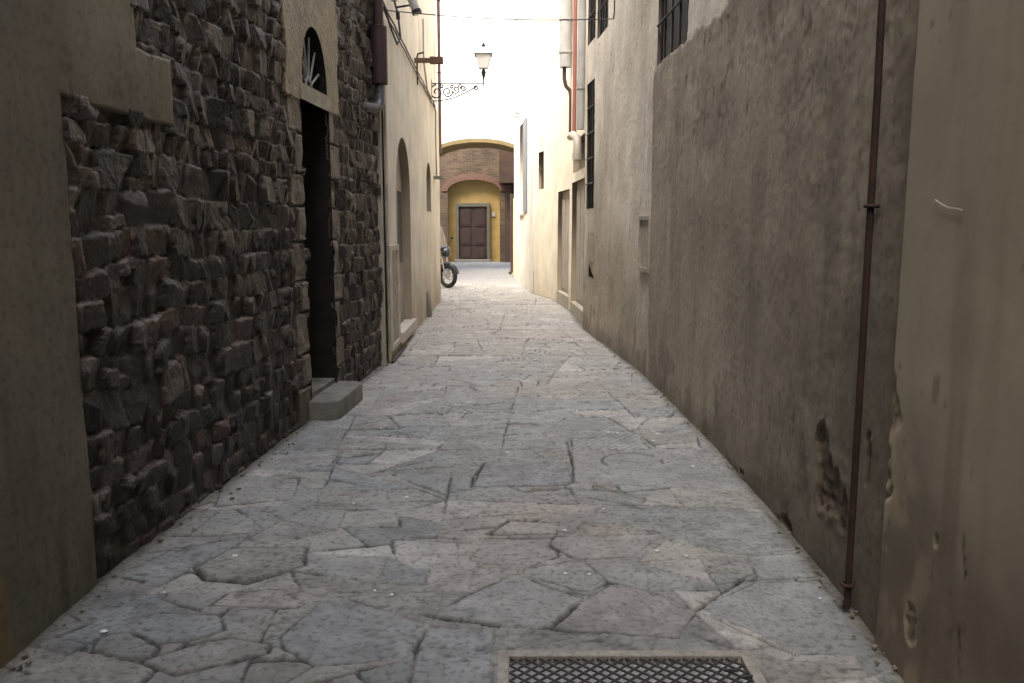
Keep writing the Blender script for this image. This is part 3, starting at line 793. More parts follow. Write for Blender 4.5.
    panel(RM, [(HAT[0] - .01, HAT[2]), (HAT[1], HAT[2]), (HAT[1], HAT[3] + .02)], -.13, .02).build('hatch', M_IRON, b)
    m = MB(); slab_mb(RM, sy(11.15), sy(11.45), 1.05, 1.45, .0, .03, m); m.build('meter_cover', M_FRAME, b)
build_right_main()

# ------------------------------------------------------------------ right side: yellow building beyond
RB = Path([(1.15, 11.97), (1.05, 14.7), (.86, 16.9), (.5, 18.25)], 1, smooth=.25)
def wall_col(base, low, k):
    def cf(s, z):
        c = np.array(base) * (1 + .1 * fbm(s * 1.3, z * .8, k))[..., None]
        lo = sst(.9, .0, z + .35 * fbm(s * 2, z * 1.6, k + 1)); c = mixc(c, low, lo * .6)
        st = sst(.2, .7, fbm(s * 2.5, z * .8, k + 2)); return mixc(c, low, st * .3)
    return cf
def build_yellow():
    b = empty('yellow_building', (1.1, 12, 0), 'pale yellow rendered building past the grey wall on the right, with two tall recessed doorways', 'building')
    sy = RB.sY
    D1 = (sy(12.45), sy(14.35), .16, 2.3); D2 = (sy(14.75), sy(16.2), .2, 2.2); Wn = (sy(17.55), sy(17.95), 2.3, 3.12)
    Ws = (sy(12.4), sy(14.2), 2.45, 2.95)
    S = np.unique(np.r_[np.arange(0, RB.L, .04), RB.L]); Z = grid_z(.04, 5, .2, 7.6)
    revs = [reveal(RB, rect_outline(*w), 0, .14) for w in (D1, D2, Wn, Ws)]
    sheet('wall', RB, S, Z, lambda s, z: .01 * fbm(s * .9, z * .8, 131) + .002 * fbm(s * 7, z * 7, 132), wall_col([.76, .71, .58], [.52, .46, .36], 133),
          [rect(*w) for w in (D1, D2, Wn, Ws)], M_REND2, b, extra=extras(*revs, col=(.2, .165, .12)))
    m = MB(); mass(m, 1.6, 9, 11.98, 18.2, 7.5); m.build('building_core', M_YEL2, b)
    m = MB(); m.prism([(.95, 12.02, 7.6), (9, 12.02, 7.6), (9, 18.3, 7.6), (.45, 18.3, 7.6)], (0, 0, .15)); m.build('roof', M_RTILE, b)
    for w in (D1, D2):
        d = panel(RB, rect_outline(*w), -.09, .04).build('door', M_GWOOD, b)
        m = MB(); n = 3; L = (w[1] - w[0])
        for i in range(n): slab_mb(RB, w[0] + L * (i + .1) / n, w[0] + L * (i + .9) / n, w[2] + .1, w[3] - .15, -.091, -.075, m)
        m.build('door_panel', M_GWOOD, d)
        slab_mb(RB, w[0] - .02, w[1] + .02, .0, w[2] + .035, -.085, .015).build('threshold', M_FRAME, b)
    o = panel(RB, rect_outline(*Wn), -.1, .03).build('window', M_GLASS, b)
    bars_h(RB, *Wn, -.05, o)
    o = panel(RB, rect_outline(*Ws), -.1, .03).build('window', M_GLASS, b)
    m = MB(); slab_mb(RB, Ws[0], Ws[1], Ws[2], Ws[2] + .05, -.1, -.07, m); m.build('frame', M_GWOOD, o)
build_yellow()

RC = Path([(.49, 18.25), (.15, 22.0), (.06, 23.6)], 1)
def build_pale():
    b = empty('pale_house', (.4, 18.3, 0), 'pale cream house before the archway on the right, with a narrow blue grey shutter', 'house')
    Wn = (2.1, 3.1, 1.85, 4.1)
    S = np.unique(np.r_[np.arange(0, RC.L, .06), RC.L]); Z = grid_z(.06, 5, .2, 8.6)
    ends = ([RC.p3(RC.L, -.05, 0), RC.p3(RC.L, 8.6, 0), RC.p3(RC.L, 8.6, -.5), RC.p3(RC.L, -.05, -.5)], [(0, 1, 2, 3)])
    sheet('wall', RC, S, Z, lambda s, z: .008 * fbm(s * .9, z * .8, 141), wall_col([.66, .64, .58], [.5, .48, .42], 143), [rect(*Wn)], M_REND2, b,
          extra=extras(reveal(RC, rect_outline(*Wn), 0, .2), ends, col=(.45, .4, .3)))
    m = MB(); mass(m, 1.0, 9, 18.32, 23.5, 8.5); m.build('building_core', M_YEL2, b)
    m = MB(); m.prism([(.45, 18.32, 8.6), (9, 18.32, 8.6), (9, 23.7, 8.6), (.0, 23.7, 8.6)], (0, 0, .12)); m.build('roof', M_RTILE, b)
    w = panel(RC, rect_outline(*Wn), -.12, .03).build('window', M_GLASS, b)
    slab_mb(RC, Wn[0] - .75, Wn[0] - .02, Wn[2] + .02, Wn[3] - .02, .012, .035).build('shutter', M_BLUE, w)
    slab_mb(RC, Wn[0] - .05, Wn[1] + .05, Wn[2] - .06, Wn[2], -.1, .05).build('sill', M_CONC, b)
build_pale()
# low yellow wall leading to the archway
m = MB(); m.prism([(.075, 23.72, 0), (-.02, 26.5, 0), (.3, 26.95, 0), (.5, 23.72, 0)], (0, 0, 2.35))
tag(m.build('garden_wall', M_YEL2), 'low ochre wall joining the pale house to the archway', 'wall')

# ------------------------------------------------------------------ arch building
def build_arch():
    b = empty('arch_building', (-1, 27, 0), 'white building spanning the end of the alley on a wide shallow yellow arch', 'building')
    x0, x1 = -2.75, .5; Y0, Y1 = 27.0, 28.9; zs, zc = 3.65, 4.25; top = 9.6
    n = 28
    xs = [x0 + (x1 - x0) * i / n for i in range(n + 1)]
    za = [zs + (zc - zs) * math.sqrt(max(0, 1 - ((x - (x0 + x1) / 2) / ((x1 - x0) / 2)) ** 2)) for x in xs]
    m = MB()
    for i in range(n):
        for Y, o in ((Y0, 0), (Y1, 1)):
            q = [(xs[i], Y, za[i]), (xs[i + 1], Y, za[i + 1]), (xs[i + 1], Y, top), (xs[i], Y, top)]
            m.add(q, [[0, 1, 2, 3] if o == 0 else [3, 2, 1, 0]])
    for (a, c) in ((-9, x0 - .002), (x1 + .002, 9)): m.prism([(a, Y0, -.1), (c, Y0, -.1), (c, Y1, -.1), (a, Y1, -.1)], (0, 0, top + .1))
    m.add([(x0, Y0, top), (x1, Y0, top), (x1, Y1, top), (x0, Y1, top)], [[0, 1, 2, 3]])
    m.build('wall', M_WHITE, b)
    m = MB(); vs = []; fs = []
    for i in range(n + 1):
        for Y in (Y0 - .03, Y1 + .03):
            vs.append((xs[i], Y, za[i] - .005)); vs.append((xs[i], Y, za[i] + .12))
    for i in range(n):
        a = i * 4; c = a + 4
        fs += [[a, c, c + 2, a + 2], [a, a + 1, c + 1, c], [a + 2, c + 2, c + 3, a + 3]]
    m.add(vs, fs); m.build('arch', mat('shaded_yellow_render', (.2, .155, .075), (.15, .115, .06), 3, .9), b)  # arch yellow darkened in its colour to carry the shade
    for (x, d) in ((x0 - .0, 1), (x1, -1)):
        m = MB(); m.prism([(x + .0 * d, Y0 - .02, 0), (x + .05 * d, Y0 - .02, 0), (x + .05 * d, Y1 + .02, 0), (x, Y1 + .02, 0)], (0, 0, zs + .01))
        m.build('pier_face', M_YEL, b)
    m = MB(); m.prism([(-9, Y0 - .3, top), (9, Y0 - .3, top), (9, Y1 + .3, top), (-9, Y1 + .3, top)], (0, 0, .12)); m.build('roof', M_WHITE, b)
build_arch()

# ------------------------------------------------------------------ brick building at the end
def build_brick():
    b = empty('brick_building', (-1.6, 34, 0), 'old brick building seen through the archway with a yellow recess around its door', 'building')
    Y = 34.0
    cx = -1.6; ri = 1.09; zs = 2.95; zc = 3.42
    def arcz(x, grow=0): return zs + (zc + grow - zs) * math.sqrt(max(0, 1 - ((x - cx) / (ri + grow)) ** 2))
    m = MB(); n = 22
    xs = [cx - ri + 2 * ri * i / n for i in range(n + 1)]
    for i in range(n):
        m.add([(xs[i], Y, arcz(xs[i])), (xs[i + 1], Y, arcz(xs[i + 1])), (xs[i + 1], Y, 9), (xs[i], Y, 9)], [[0, 1, 2, 3]])
    m.add([(-9, Y, -.1), (cx - ri, Y, -.1), (cx - ri, Y, 9), (-9, Y, 9)], [[0, 1, 2, 3]])
    m.add([(cx + ri, Y, -.1), (9, Y, -.1), (9, Y, 9), (cx + ri, Y, 9)], [[0, 1, 2, 3]])
    m.prism([(-9, Y + .5, -.1), (9, Y + .5, -.1), (9, Y + 6, -.1), (-9, Y + 6, -.1)], (0, 0, 9.1))
    m.build('wall', M_BRICK, b)
    m = MB(); m.prism([(-9, Y - .4, 9), (9, Y - .4, 9), (9, Y + 6, 9), (-9, Y + 6, 9)], (0, 0, .15)); m.build('roof', M_RTILE, b)
    # recess lining + back
    out = [(cx - ri, 0), (cx + ri, 0)] + [(cx + ri * math.cos(PI * i / 20), zs + (zc - zs) * math.sin(PI * i / 20)) for i in range(21)]
    m = MB(); vs = [(x, Y - .004, z) for x, z in out] + [(x, Y + .35, z) for x, z in out]; k = len(out)
    m.add(vs, [[i, (i + 1) % k, k + (i + 1) % k, k + i] for i in range(k)]); m.add([(x, Y + .3, z) for x, z in out], [list(range(k))])
    m.build('recess', M_YEL, b)
    # brick voussoirs
    m = MB(); nn = 34
    for i in range(nn):
        a0 = PI * (i + .06) / nn; a1 = PI * (i + .94) / nn; g = .26
        P = [(cx + (ri) * math.cos(a0), zs + (zc - zs) * math.sin(a0)), (cx + (ri + g) * math.cos(a0), zs + (zc + g - zs) * math.sin(a0)),
             (cx + (ri + g) * math.cos(a1), zs + (zc + g - zs) * math.sin(a1)), (cx + ri * math.cos(a1), zs + (zc - zs) * math.sin(a1))]
        m.prism([(x, Y - .04 - .01 * (i % 2), z) for x, z in P], (0, .07, 0))
    m.build('brick_arch', M_BRICKS, b)
    # door frame and door
    f = .13; dx0, dx1, dz = -2.38, -.93, 2.46
    m = MB()
    m.box((dx0 + f / 2, Y + .24, dz / 2), (f, .14, dz)); m.box((dx1 - f / 2, Y + .24, dz / 2), (f, .14, dz)); m.box(((dx0 + dx1) / 2, Y + .238, dz - .07), (dx1 - dx0 - 2 * f, .14, .15))
    m.build('door_frame', M_DFRAME, b)
    m = MB(); m.box(((dx0 + dx1) / 2, Y + .27, 1.2), (dx1 - dx0 - 2 * f, .05, 2.38)); d = m.build('door', M_BWOOD, b)
    m = MB(); w = (dx1 - dx0 - 2 * f) / 2
    for i in range(2):
        xc = dx0 + f + w * (i + .5)
        for (z0, z1) in ((.15, .62), (.72, 1.4), (1.5, 2.28)):
            m.box((xc, Y + .235, (z0 + z1) / 2), (w - .14, .03, z1 - z0)); m.box((xc, Y + .222, (z0 + z1) / 2), (w - .26, .03, z1 - z0 - .14))
    m.build('door_panel', M_BWOOD, d)
    m = MB(); m.box(((dx0 + dx1) / 2, Y + .1, .05), (dx1 - dx0 + .1, .45, .1)); m.build('doorstep', M_DRESS, b)
    m = MB(); m.box((-.78, Y + .28, 2.0), (.16, .03, .2)); m.build('number_plate', M_GWOOD, b)
    # dark pier, and an added dark box standing in for the shadow above it
    m = MB(); m.prism([(-.30, Y - .3, 0), (.0, Y - .3, 0), (.0, Y - .002, 0), (-.30, Y - .002, 0)], (0, 0, 3.2)); m.build('pier', MATS['pier_and_shadow_brown'] if 'pier_and_shadow_brown' in MATS else mat('pier_and_shadow_brown', (.075, .045, .028), (.05, .032, .022), 4, .8), b)
    m = MB(); m.prism([(-.52, Y - .9, 3.25), (2.5, Y - .9, 3.25), (2.5, Y - .003, 3.25), (-.52, Y - .003, 3.25)], (0, 0, 1.5)); m.build('shadow_box', mat('pier_and_shadow_brown', (.075, .045, .028), (.05, .032, .022), 4, .8), b)
    m = MB(); m.prism([(.03, Y - .15, 0), (2.5, Y - .15, 0), (2.5, Y - .003, 0), (.03, Y - .003, 0)], (0, 0, 3.2)); m.build('gate', M_RUST, b)
build_brick()

# ------------------------------------------------------------------ ground
m = MB(); G0 = 300
me_v = [(-G0, -G0, -.13), (G0, -G0, -.13), (G0, G0, -.13), (-G0, G0, -.13)]
o = MB().add(me_v, [[0, 1, 2, 3]]).build('ground', M_BASE); tag(o, kind='structure')

GR = (-.04, .86, 2.2, 2.735)     # grate opening
def build_paving():
    px = np.r_[np.arange(-1.98, 1.62, .0085)]
    ys = [0.9]
    while ys[-1] < 36:
        y = ys[-1]; ys.append(y + (max(.008, .008 * (y / 3.6) ** 1.8) if y > 2.2 else .05))
    py = np.array(ys)
    r = np.random.default_rng(5)
    X, Y = np.meshgrid(px, py, indexing='ij')
    wx = X + .018 * fbm(X * 2.6, Y * 2.6, 201, 5) + .003 * vn(X * 22, Y * 22, 202)
    wy = Y + .018 * fbm(X * 2.6, Y * 2.6, 203, 5) + .003 * vn(X * 22, Y * 22, 204)
    fx = wx.ravel(); fy = wy.ravel()
    cell = np.zeros(fx.size, int); dd = np.full(fx.size, 9.0); cut = np.zeros(fx.size, int)
    count = [1, 1]
    def clip(poly, p, n, s):
        out = []
        for i in range(len(poly)):
            A = poly[i]; B = poly[(i + 1) % len(poly)]
            da = s * ((A[0] - p[0]) * n[0] + (A[1] - p[1]) * n[1]); db = s * ((B[0] - p[0]) * n[0] + (B[1] - p[1]) * n[1])
            if da >= 0: out.append(A)
            if da * db < 0: q = da / (da - db); out.append((A[0] + (B[0] - A[0]) * q, A[1] + (B[1] - A[1]) * q))
        return out
    def split(idx, poly, depth):
        P = np.array(poly); cx, cy = P.mean(0)
        ar = .5 * abs(np.dot(P[:, 0], np.roll(P[:, 1], 1)) - np.dot(P[:, 1], np.roll(P[:, 0], 1)))
        lim = r.choice([.06, .12, .2, .3], p=[.22, .33, .3, .15]) * (1.15 if cy > 7 else 1)
        ex, ey = np.ptp(P[:, 0]), np.ptp(P[:, 1])
        if len(idx) == 0 or (ar < lim and ey < .85) or depth > 16:
            cell[idx] = count[0]; count[0] += 1; return
        big = ex > 1.4 or ey > 1.2
        if ey * 1.35 > ex: an = PI / 2 + r.normal(0, .16 if big else .42)
        else: an = r.normal(0, .2 if big else .42)
        n = (math.cos(an), math.sin(an))
        f = r.uniform(-.2, .2) if not big else r.uniform(-.12, .12)
        p = (cx + f * ex * abs(n[0]), cy + f * ey * abs(n[1]))
        sd = (fx[idx] - p[0]) * n[0] + (fy[idx] - p[1]) * n[1]
        tt = -(fx[idx] - p[0]) * n[1] + (fy[idx] - p[1]) * n[0]
        sd = sd + r.uniform(-.035, .035) * np.sin(tt * r.uniform(3, 6) + r.uniform(0, 6)) * (0 if big else 1)
        c = count[1]; count[1] += 1
        ab = np.abs(sd); m = ab < dd[idx]; ii = idx[m]; dd[ii] = ab[m]; cut[ii] = c
        split(idx[sd >= 0], clip(poly, p, n, 1), depth + 1); split(idx[sd < 0], clip(poly, p, n, -1), depth + 1)
    y0 = -1.0
    while y0 < 37:                                    # gently skewed courses
        pass_h = r.uniform(1.7, 2.4); y1 = y0 + pass_h
        sk = r.uniform(-.12, .12)
        lo = y0 + .0; 
        idx = np.where((fy >= y0) & (fy < y1))[0]
        c = count[1]; count[1] += 1
        dd[idx] = np.minimum(fy[idx] - y0, y1 - fy[idx]); cut[idx] = c
        split(idx, [(-2.1, y0), (1.75, y0), (1.75, y1), (-2.1, y1)], 0); y0 = y1
    base_n = count[0]
    # slabs traced one by one
    forced = {}
    for k, pl in enumerate(TRACED):
        P = np.array([ground_pt(*q) for q in pl])
        if np.dot(P[:, 0], np.roll(P[:, 1], -1)) - np.dot(P[:, 1], np.roll(P[:, 0], -1)) < 0: P = P[::-1]
        cxy = P.mean(0); rad = np.hypot(*(P - cxy).T).max() + .3
        idx = np.where((np.abs(fx - cxy[0]) < rad) & (np.abs(fy - cxy[1]) < rad))[0]
        ins = np.full(len(idx), 9.0); sdm = np.full(len(idx), 9.0)
        for i in range(len(P)):
            A = P[i]; B = P[(i + 1) % len(P)]; L = np.hypot(*(B - A)); n = np.array([-(B - A)[1], (B - A)[0]]) / L
            sd = (fx[idx] - A[0]) * n[0] + (fy[idx] - A[1]) * n[1]; ins = np.minimum(ins, sd)
            u_ = np.clip(((fx[idx] - A[0]) * (B - A)[0] + (fy[idx] - A[1]) * (B - A)[1]) / L ** 2, 0, 1)
            sdm = np.minimum(sdm, np.hypot(fx[idx] - A[0] - u_ * (B - A)[0], fy[idx] - A[1] - u_ * (B - A)[1]))
        inside = ins > 0; ii = idx[inside]; c = count[1]; count[1] += 1
        cell[ii] = count[0]; forced[count[0]] = k; count[0] += 1; dd[ii] = ins[inside]; cut[ii] = c
        oo = idx[~inside]; m = sdm[~inside] < dd[oo]; dd[oo[m]] = sdm[~inside][m]; cut[oo[m]] = c
    i1 = cell.reshape(X.shape); d = dd.reshape(X.shape); cut = cut.reshape(X.shape)
    ncell = count[0]; cnt = np.bincount(cell, minlength=ncell).astype(float); cnt[cnt == 0] = 1
    seeds = np.stack([np.bincount(cell, X.ravel(), ncell) / cnt, np.bincount(cell, Y.ravel(), ncell) / cnt], -1)
    n = len(seeds); K = 1 / 16.0
    hz = r.uniform(-.005, .005, n); tx = r.uniform(-.014, .014, n); ty = r.uniform(-.014, .014, n)
    rough = r.random(n) ** 1.5
    jw = _h(cut, cut * 3, 5)
    jn = fbm(X * 2.5, Y * 2.5, 205) * .5 + .5
    gap = sst(.38, .62, jn) * (.35 + .65 * jw)
    width = .0005 + .012 * gap
    dj = d + .004 * vn(X * 30, Y * 30, 206) + .002 * vn(X * 75, Y * 75, 207)
    e = sst(0, 1, (dj) / (width + .004))
    u = X - seeds[i1, 0]; v = Y - seeds[i1, 1]
    top = hz[i1] + tx[i1] * u + ty[i1] * v + .0022 * fbm(X * 7, Y * 7, 208)
    pit = sst(.25, .5, fbm(X * 24, Y * 40, 209, 3)) * (.15 + .8 * rough[i1]) + .45 * sst(.3, .5, fbm(X * 9, Y * 16, 219, 4)) * rough[i1]
    chis = np.sin((X * np.cos(hz[i1] * 300) + Y * np.sin(hz[i1] * 300)) * 170) * (rough[i1] > .75) * .0007
    edge_drop = -.0015 * sst(.01, 0, dj)
    depth = -.004 - .02 * gap
    near = sst(14, 5, Y)
    Z = (top + edge_drop - .0045 * pit + chis + .0025 * np.abs(fbm(X * 12, Y * 20, 220, 3))) * e + (1 - e) * depth
    # crescent crack and dimpled slab
    cx, cy = .80, 5.14; rr = np.hypot((X - cx) * 1.0, (Y - cy) * 1.0)
    an = np.arctan2(Y - cy, X - cx)
    cres = sst(.014, .004, np.abs(rr - .2)) * ((an > .6) | (an < -2.6) | (np.abs(an) < .2))
    Z = Z - .012 * cres * e
    dim = (X > .42) & (X < 1.0) & (Y > 5.42) & (Y < 5.86)
    Z = Z + dim * .004 * (np.sin(X * 105) * np.sin(Y * 80) > .1)
    crk = np.zeros_like(X)
    for pl in CRACKS:
        P = [ground_pt(*q) for q in pl]
        for i in range(len(P) - 1):
            A = np.array(P[i]); B = np.array(P[i + 1]); L2 = ((B - A) ** 2).sum()
            u_ = np.clip(((wx - A[0]) * (B - A)[0] + (wy - A[1]) * (B - A)[1]) / L2, 0, 1)
            dd_ = np.hypot(wx - A[0] - u_ * (B - A)[0], wy - A[1] - u_ * (B - A)[1])
            crk = np.maximum(crk, sst(.011, .004, dd_ + .004 * vn(X * 22, Y * 22, 243)))
    Z = Z - .02 * crk
    # wall foot grit
    lx = np.interp(Y, [0, 3.3, 8.82, 16.7, 17.5, 40], [-1.8, -1.82, -1.44, -1.52, -9, -9]); rx = np.interp(Y, [0, 2.9, 5.4, 8.4, 12, 14.7, 16.9, 18.25, 23.6], [1.34, 1.38, 1.44, 1.36, 1.08, 1.05, .86, .5, .06])
    ft = np.maximum(sst(.14, 0, X - lx), sst(.1, 0, rx - X))
    Z = Z * (1 - .8 * ft) + ft * (.004 + .004 * fbm(X * 14, Y * 14, 211))
    # colours
    hue = r.random(n); br = r.uniform(.88, 1.09, n)
    blue = np.array([.212, .234, .24]); warm = np.array([.262, .256, .235]); pale = np.array([.34, .335, .32])
    hue = .5 + (hue - .5) * .75; cs = blue * (1 - hue[:, None]) + warm * hue[:, None]
    pl = (r.random(n) < .13); cs[pl] = pale
    for ci, k in forced.items():
        if k in TONE: cs[ci] = .7 * np.array(TONE[k]) + .3 * np.array([.25, .255, .25]); br[ci] = 1
        rough[ci] = .9 if k in (1, 2, 11, 12, 3, 21) else .25
    cs = cs * br[:, None]
    C = cs[i1]
    C = C * (1 + .16 * fbm(X * 3.5, Y * 3.5, 212) + .1 * fbm(X * 15, Y * 15, 213, 3))[..., None]
    wt = sst(.05, .5, fbm(X * .9, Y * .8, 214)); C = mixc(C, [.27, .24, .205], wt * .4)
    C = mixc(C, [.3, .275, .24], sst(6, 12, Y) * .45); C = C * (1 + .3 * sst(4.5, 9, Y))[..., None]  # ground painted lighter with distance, standing in for more sky light
    C = C * (1 - .5 * pit * near)[..., None] * (1 + .22 * sst(.1, .6, fbm(X * 5, Y * 8, 231, 5)) - .2 * sst(.1, .6, fbm(X * 6, Y * 9, 232, 5)))[..., None]
    jc = np.array([.15, .142, .128]) * (1 - .88 * sst(.1, .45, gap))[..., None]
    C = C * e[..., None] + jc * (1 - e)[..., None]
    C = C * (1 - .7 * cres)[..., None]
    C = mixc(C, [.02, .018, .016], crk * .9)
    C = mixc(C, [.13, .118, .09], ft * .65)
    gr = np.maximum(sst(.07, .0, X - lx), sst(.06, 0, rx - X)) * (.6 + .4 * vn(X * 20, Y * 9, 241)); C = mixc(C, [.045, .04, .03], gr * .75)
    nr = sst(3.6, 2.4, Y); C = C * (1 - .14 * nr)[..., None]  # nearest slabs darkened in colour for the dimmer light there
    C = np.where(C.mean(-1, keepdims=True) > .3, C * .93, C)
    far_dim = sst(19, 24, Y); C = mixc(C, [.175, .185, .195], far_dim * .85)  # far paving toned down in colour to offset the strong light there
    C = C * (1 - .25 * dim * (np.sin(X * 105) * np.sin(Y * 80) > .1))[..., None]
    V = np.stack([X, Y, Z], -1).reshape(-1, 3); n0, n1 = X.shape
    idx = np.arange(n0 * n1).reshape(n0, n1)
    F = np.stack([idx[:-1, :-1], idx[1:, :-1], idx[1:, 1:], idx[:-1, 1:]], -1)
    xc = (X[:-1, :-1] + X[1:, 1:]) / 2; yc = (Y[:-1, :-1] + Y[1:, 1:]) / 2
    k = ~((xc > GR[0]) & (xc < GR[1]) & (yc > GR[2]) & (yc < GR[3]))
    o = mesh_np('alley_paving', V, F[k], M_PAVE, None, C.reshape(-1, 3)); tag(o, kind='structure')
    # wide surroundings of the junction
    m = MB()
    m.add([(-30, 16.8, -.012), (-1.97, 16.8, -.012), (-1.97, 36, -.012), (-30, 36, -.012)], [[0, 1, 2, 3]])
    m.add([(1.6, 18, -.012), (30, 18, -.012), (30, 36, -.012), (1.6, 36, -.012)], [[0, 1, 2, 3]])
    m.add([(-1.99, -9, -.012), (1.62, -9, -.012), (1.62, .9, -.012), (-1.99, .9, -.012)], [[0, 1, 2, 3]])
    tag(m.build('street_paving', mat('far_paving', (.18, .185, .19), (.13, .13, .13), 2.5, .8, bump=.4, bscale=12)), kind='structure')

TRACED = [[(391,539),(457,541),(459,566),(417,568),(397,560)],[(432,617),(469,595),(515,574),(583,599),(552,628),(494,626)],[(424,629),(495,631),(490,690),(405,690)],
 [(279,636),(320,601),(349,599),(424,624),(411,661),(312,665),(283,649)],[(469,559),(486,538),(552,538),(560,557),(515,568)],[(487,534),(509,520),(560,524),(556,534)],
 [(473,487),(486,462),(567,462),(574,483),(565,486)],[(554,536),(661,534),(633,557),(575,559),(550,546)],[(666,540),(742,556),(637,562)],[(746,555),(802,553),(819,576),(757,578)],
 [(666,536),(720,512),(765,512),(800,550),(744,553)],[(755,581),(819,579),(881,653),(798,653),(703,609)],[(612,582),(662,595),(699,612),(678,638),(552,628),(584,600)],
 [(571,446),(695,448),(740,489),(576,483)],[(525,568),(583,560),(608,582),(587,593),(521,573)],[(56,637),(137,603),(150,608),(133,625),(85,642)],
 [(92,651),(99,637),(133,633),(159,646),(154,656),(126,660)],[(142,660),(205,640),(236,637),(270,643),(266,653),(174,673),(150,666)],[(132,630),(154,613),(219,613),(224,629),(198,638),(157,643)],
 [(229,591),(342,586),(294,608),(208,605)],[(224,482),(300,478),(292,500),(215,506)],[(196,567),(232,547),(307,547),(304,566),(246,583),(205,578)],[(343,512),(392,508),(400,527),(336,528)],[(262,455),(340,450),(330,466),(245,470)],[(571,438),(640,438),(652,449),(573,450)]]
CRACKS = [[(598,486),(620,492),(645,500),(680,508)],[(411,537),(440,536),(458,539)],[(424,616),(440,620),(470,623),(500,626)],[(412,659),(416,645),(425,632)],[(700,612),(730,588),(748,574),(760,576)],[(590,498),(625,504),(640,508)],[(715,618),(750,636),(795,654)],[(567,441),(573,462),(575,482)],[(471,488),(474,478),(486,463)]]
TONE = {0: (.36, .355, .335), 8: (.34, .33, .295), 2: (.235, .255, .265), 3: (.225, .243, .25), 1: (.24, .255, .258), 4: (.22, .232, .24), 6: (.195, .21, .22), 12: (.225, .22, .21), 13: (.23, .235, .235),
        19: (.29, .27, .24), 22: (.33, .325, .305), 11: (.22, .235, .24), 7: (.26, .27, .265), 5: (.3, .3, .285), 23: (.3, .305, .295), 20: (.29, .295, .285), 24: (.33, .335, .32)}
F_ = 800.; P_ = math.atan(116.5 / F_)
def ground_pt(x, y, z=0.0):   # layout of the traced slabs, in metres
    ry = math.cos(P_) * F_ + math.sin(P_) * (341.5 - y); rz = -math.sin(P_) * F_ + math.cos(P_) * (341.5 - y)
    t = (z - 1.55) / rz; return ((x - 512) * t, ry * t)
build_paving()

# ------------------------------------------------------------------ drain grate
def build_grate():
    x0, x1, y0, y1 = GR
    g = empty('drain_grate', ((x0 + x1) / 2, (y0 + y1) / 2, 0), 'rectangular drain cover of dark diamond mesh in a pale frame set in the paving', 'drain grate')
    m = MB(); w = .03; zt = .006
    def bar(a, b, c, d): m.box(((a + b) / 2, (c + d) / 2, -.03), (b - a, d - c, .07))
    bar(x0 - .012, x1 + .012, y1 - w, y1 + .01); bar(x0 - .012, x1 + .012, y0 - .01, y0 + w); bar(x0 - .012, x0 + w, y0 + w, y1 - w); bar(x1 - w, x1 + .012, y0 + w, y1 - w)
    m.build('frame', M_GALV, g)
    m = MB(); m.prism([(x0, y0, -.07), (x1, y0, -.07), (x1, y1, -.07), (x0, y1, -.07)], (0, 0, .045)); m.build('pit_floor', M_PIT, g)
    a0, a1, b0, b1 = x0 + w, x1 - w, y0 + w, y1 - w
    m = MB(); p = .052; q = .048; t = .0034
    for sgn in (1, -1):
        for k in range(-40, 60):
            pts = []
            # line x = a0 + k*p + sgn*(y-b0)*p/q
            c = a0 + k * p
            ya, yb = b0, b1
            f = lambda y: c + sgn * (y - b0) * p / q
            g_ = lambda x: b0 + (x - c) * q / (p * sgn)
            lo, hi = ya, yb
            ys = sorted([g_(a0), g_(a1)])
            lo = max(lo, ys[0]); hi = min(hi, ys[1])
            if hi - lo < .006: continue
            A = Vector((f(lo), lo, -.004 - .0015 * (sgn > 0))); B = Vector((f(hi), hi, -.004 - .0015 * (sgn > 0)))
            dr = (B - A).normalized(); pr = Vector((-dr.y, dr.x, 0)) * t
            m.prism([A - pr, B - pr, B + pr, A + pr], (0, 0, -.006))
    m.build('mesh_panel', M_MESH, g)
    for dx, dy in ((.06, .09), (.02, .13)):
        m = MB(); m.box((x1 - w - dx, y1 - w - dy, .002), (.05, .012, .008)); m.build('hinge', M_MESH, g)
build_grate()

# ------------------------------------------------------------------ pipes and fittings
def pipe(name, pts, r, mt, label, cat='pipe', n=12, parts=()):
    p0 = pts[-1]
    e = empty(name, tuple(p0), label, cat)
    MB().tube(pts, r, n).build('pipe', mt, e, smooth=True)
    return e
def bracket(e, c, r, d, mt=None, name='bracket'):
    m = MB(); m.ring(c, r + .006, .008, 'Z', 16, 6); m.tube([c, (c[0] + d[0], c[1] + d[1], c[2])], .008, 6); m.build(name, mt or M_RUST, e)

# rusty pipe on the near right wall
e = pipe('rusty_pipe', [(1.32, 3.06, 11), (1.325, 3.055, 4), (1.345, 3.045, 2), (1.352, 3.042, .02)], .0135, M_RUST, 'thin rusty iron pipe running straight up the right foreground wall')
for z in (1.62, 3.3, .12): bracket(e, (1.35 - (z > 3) * .02, 3.045, z), .0165, (.06, .04, 0))

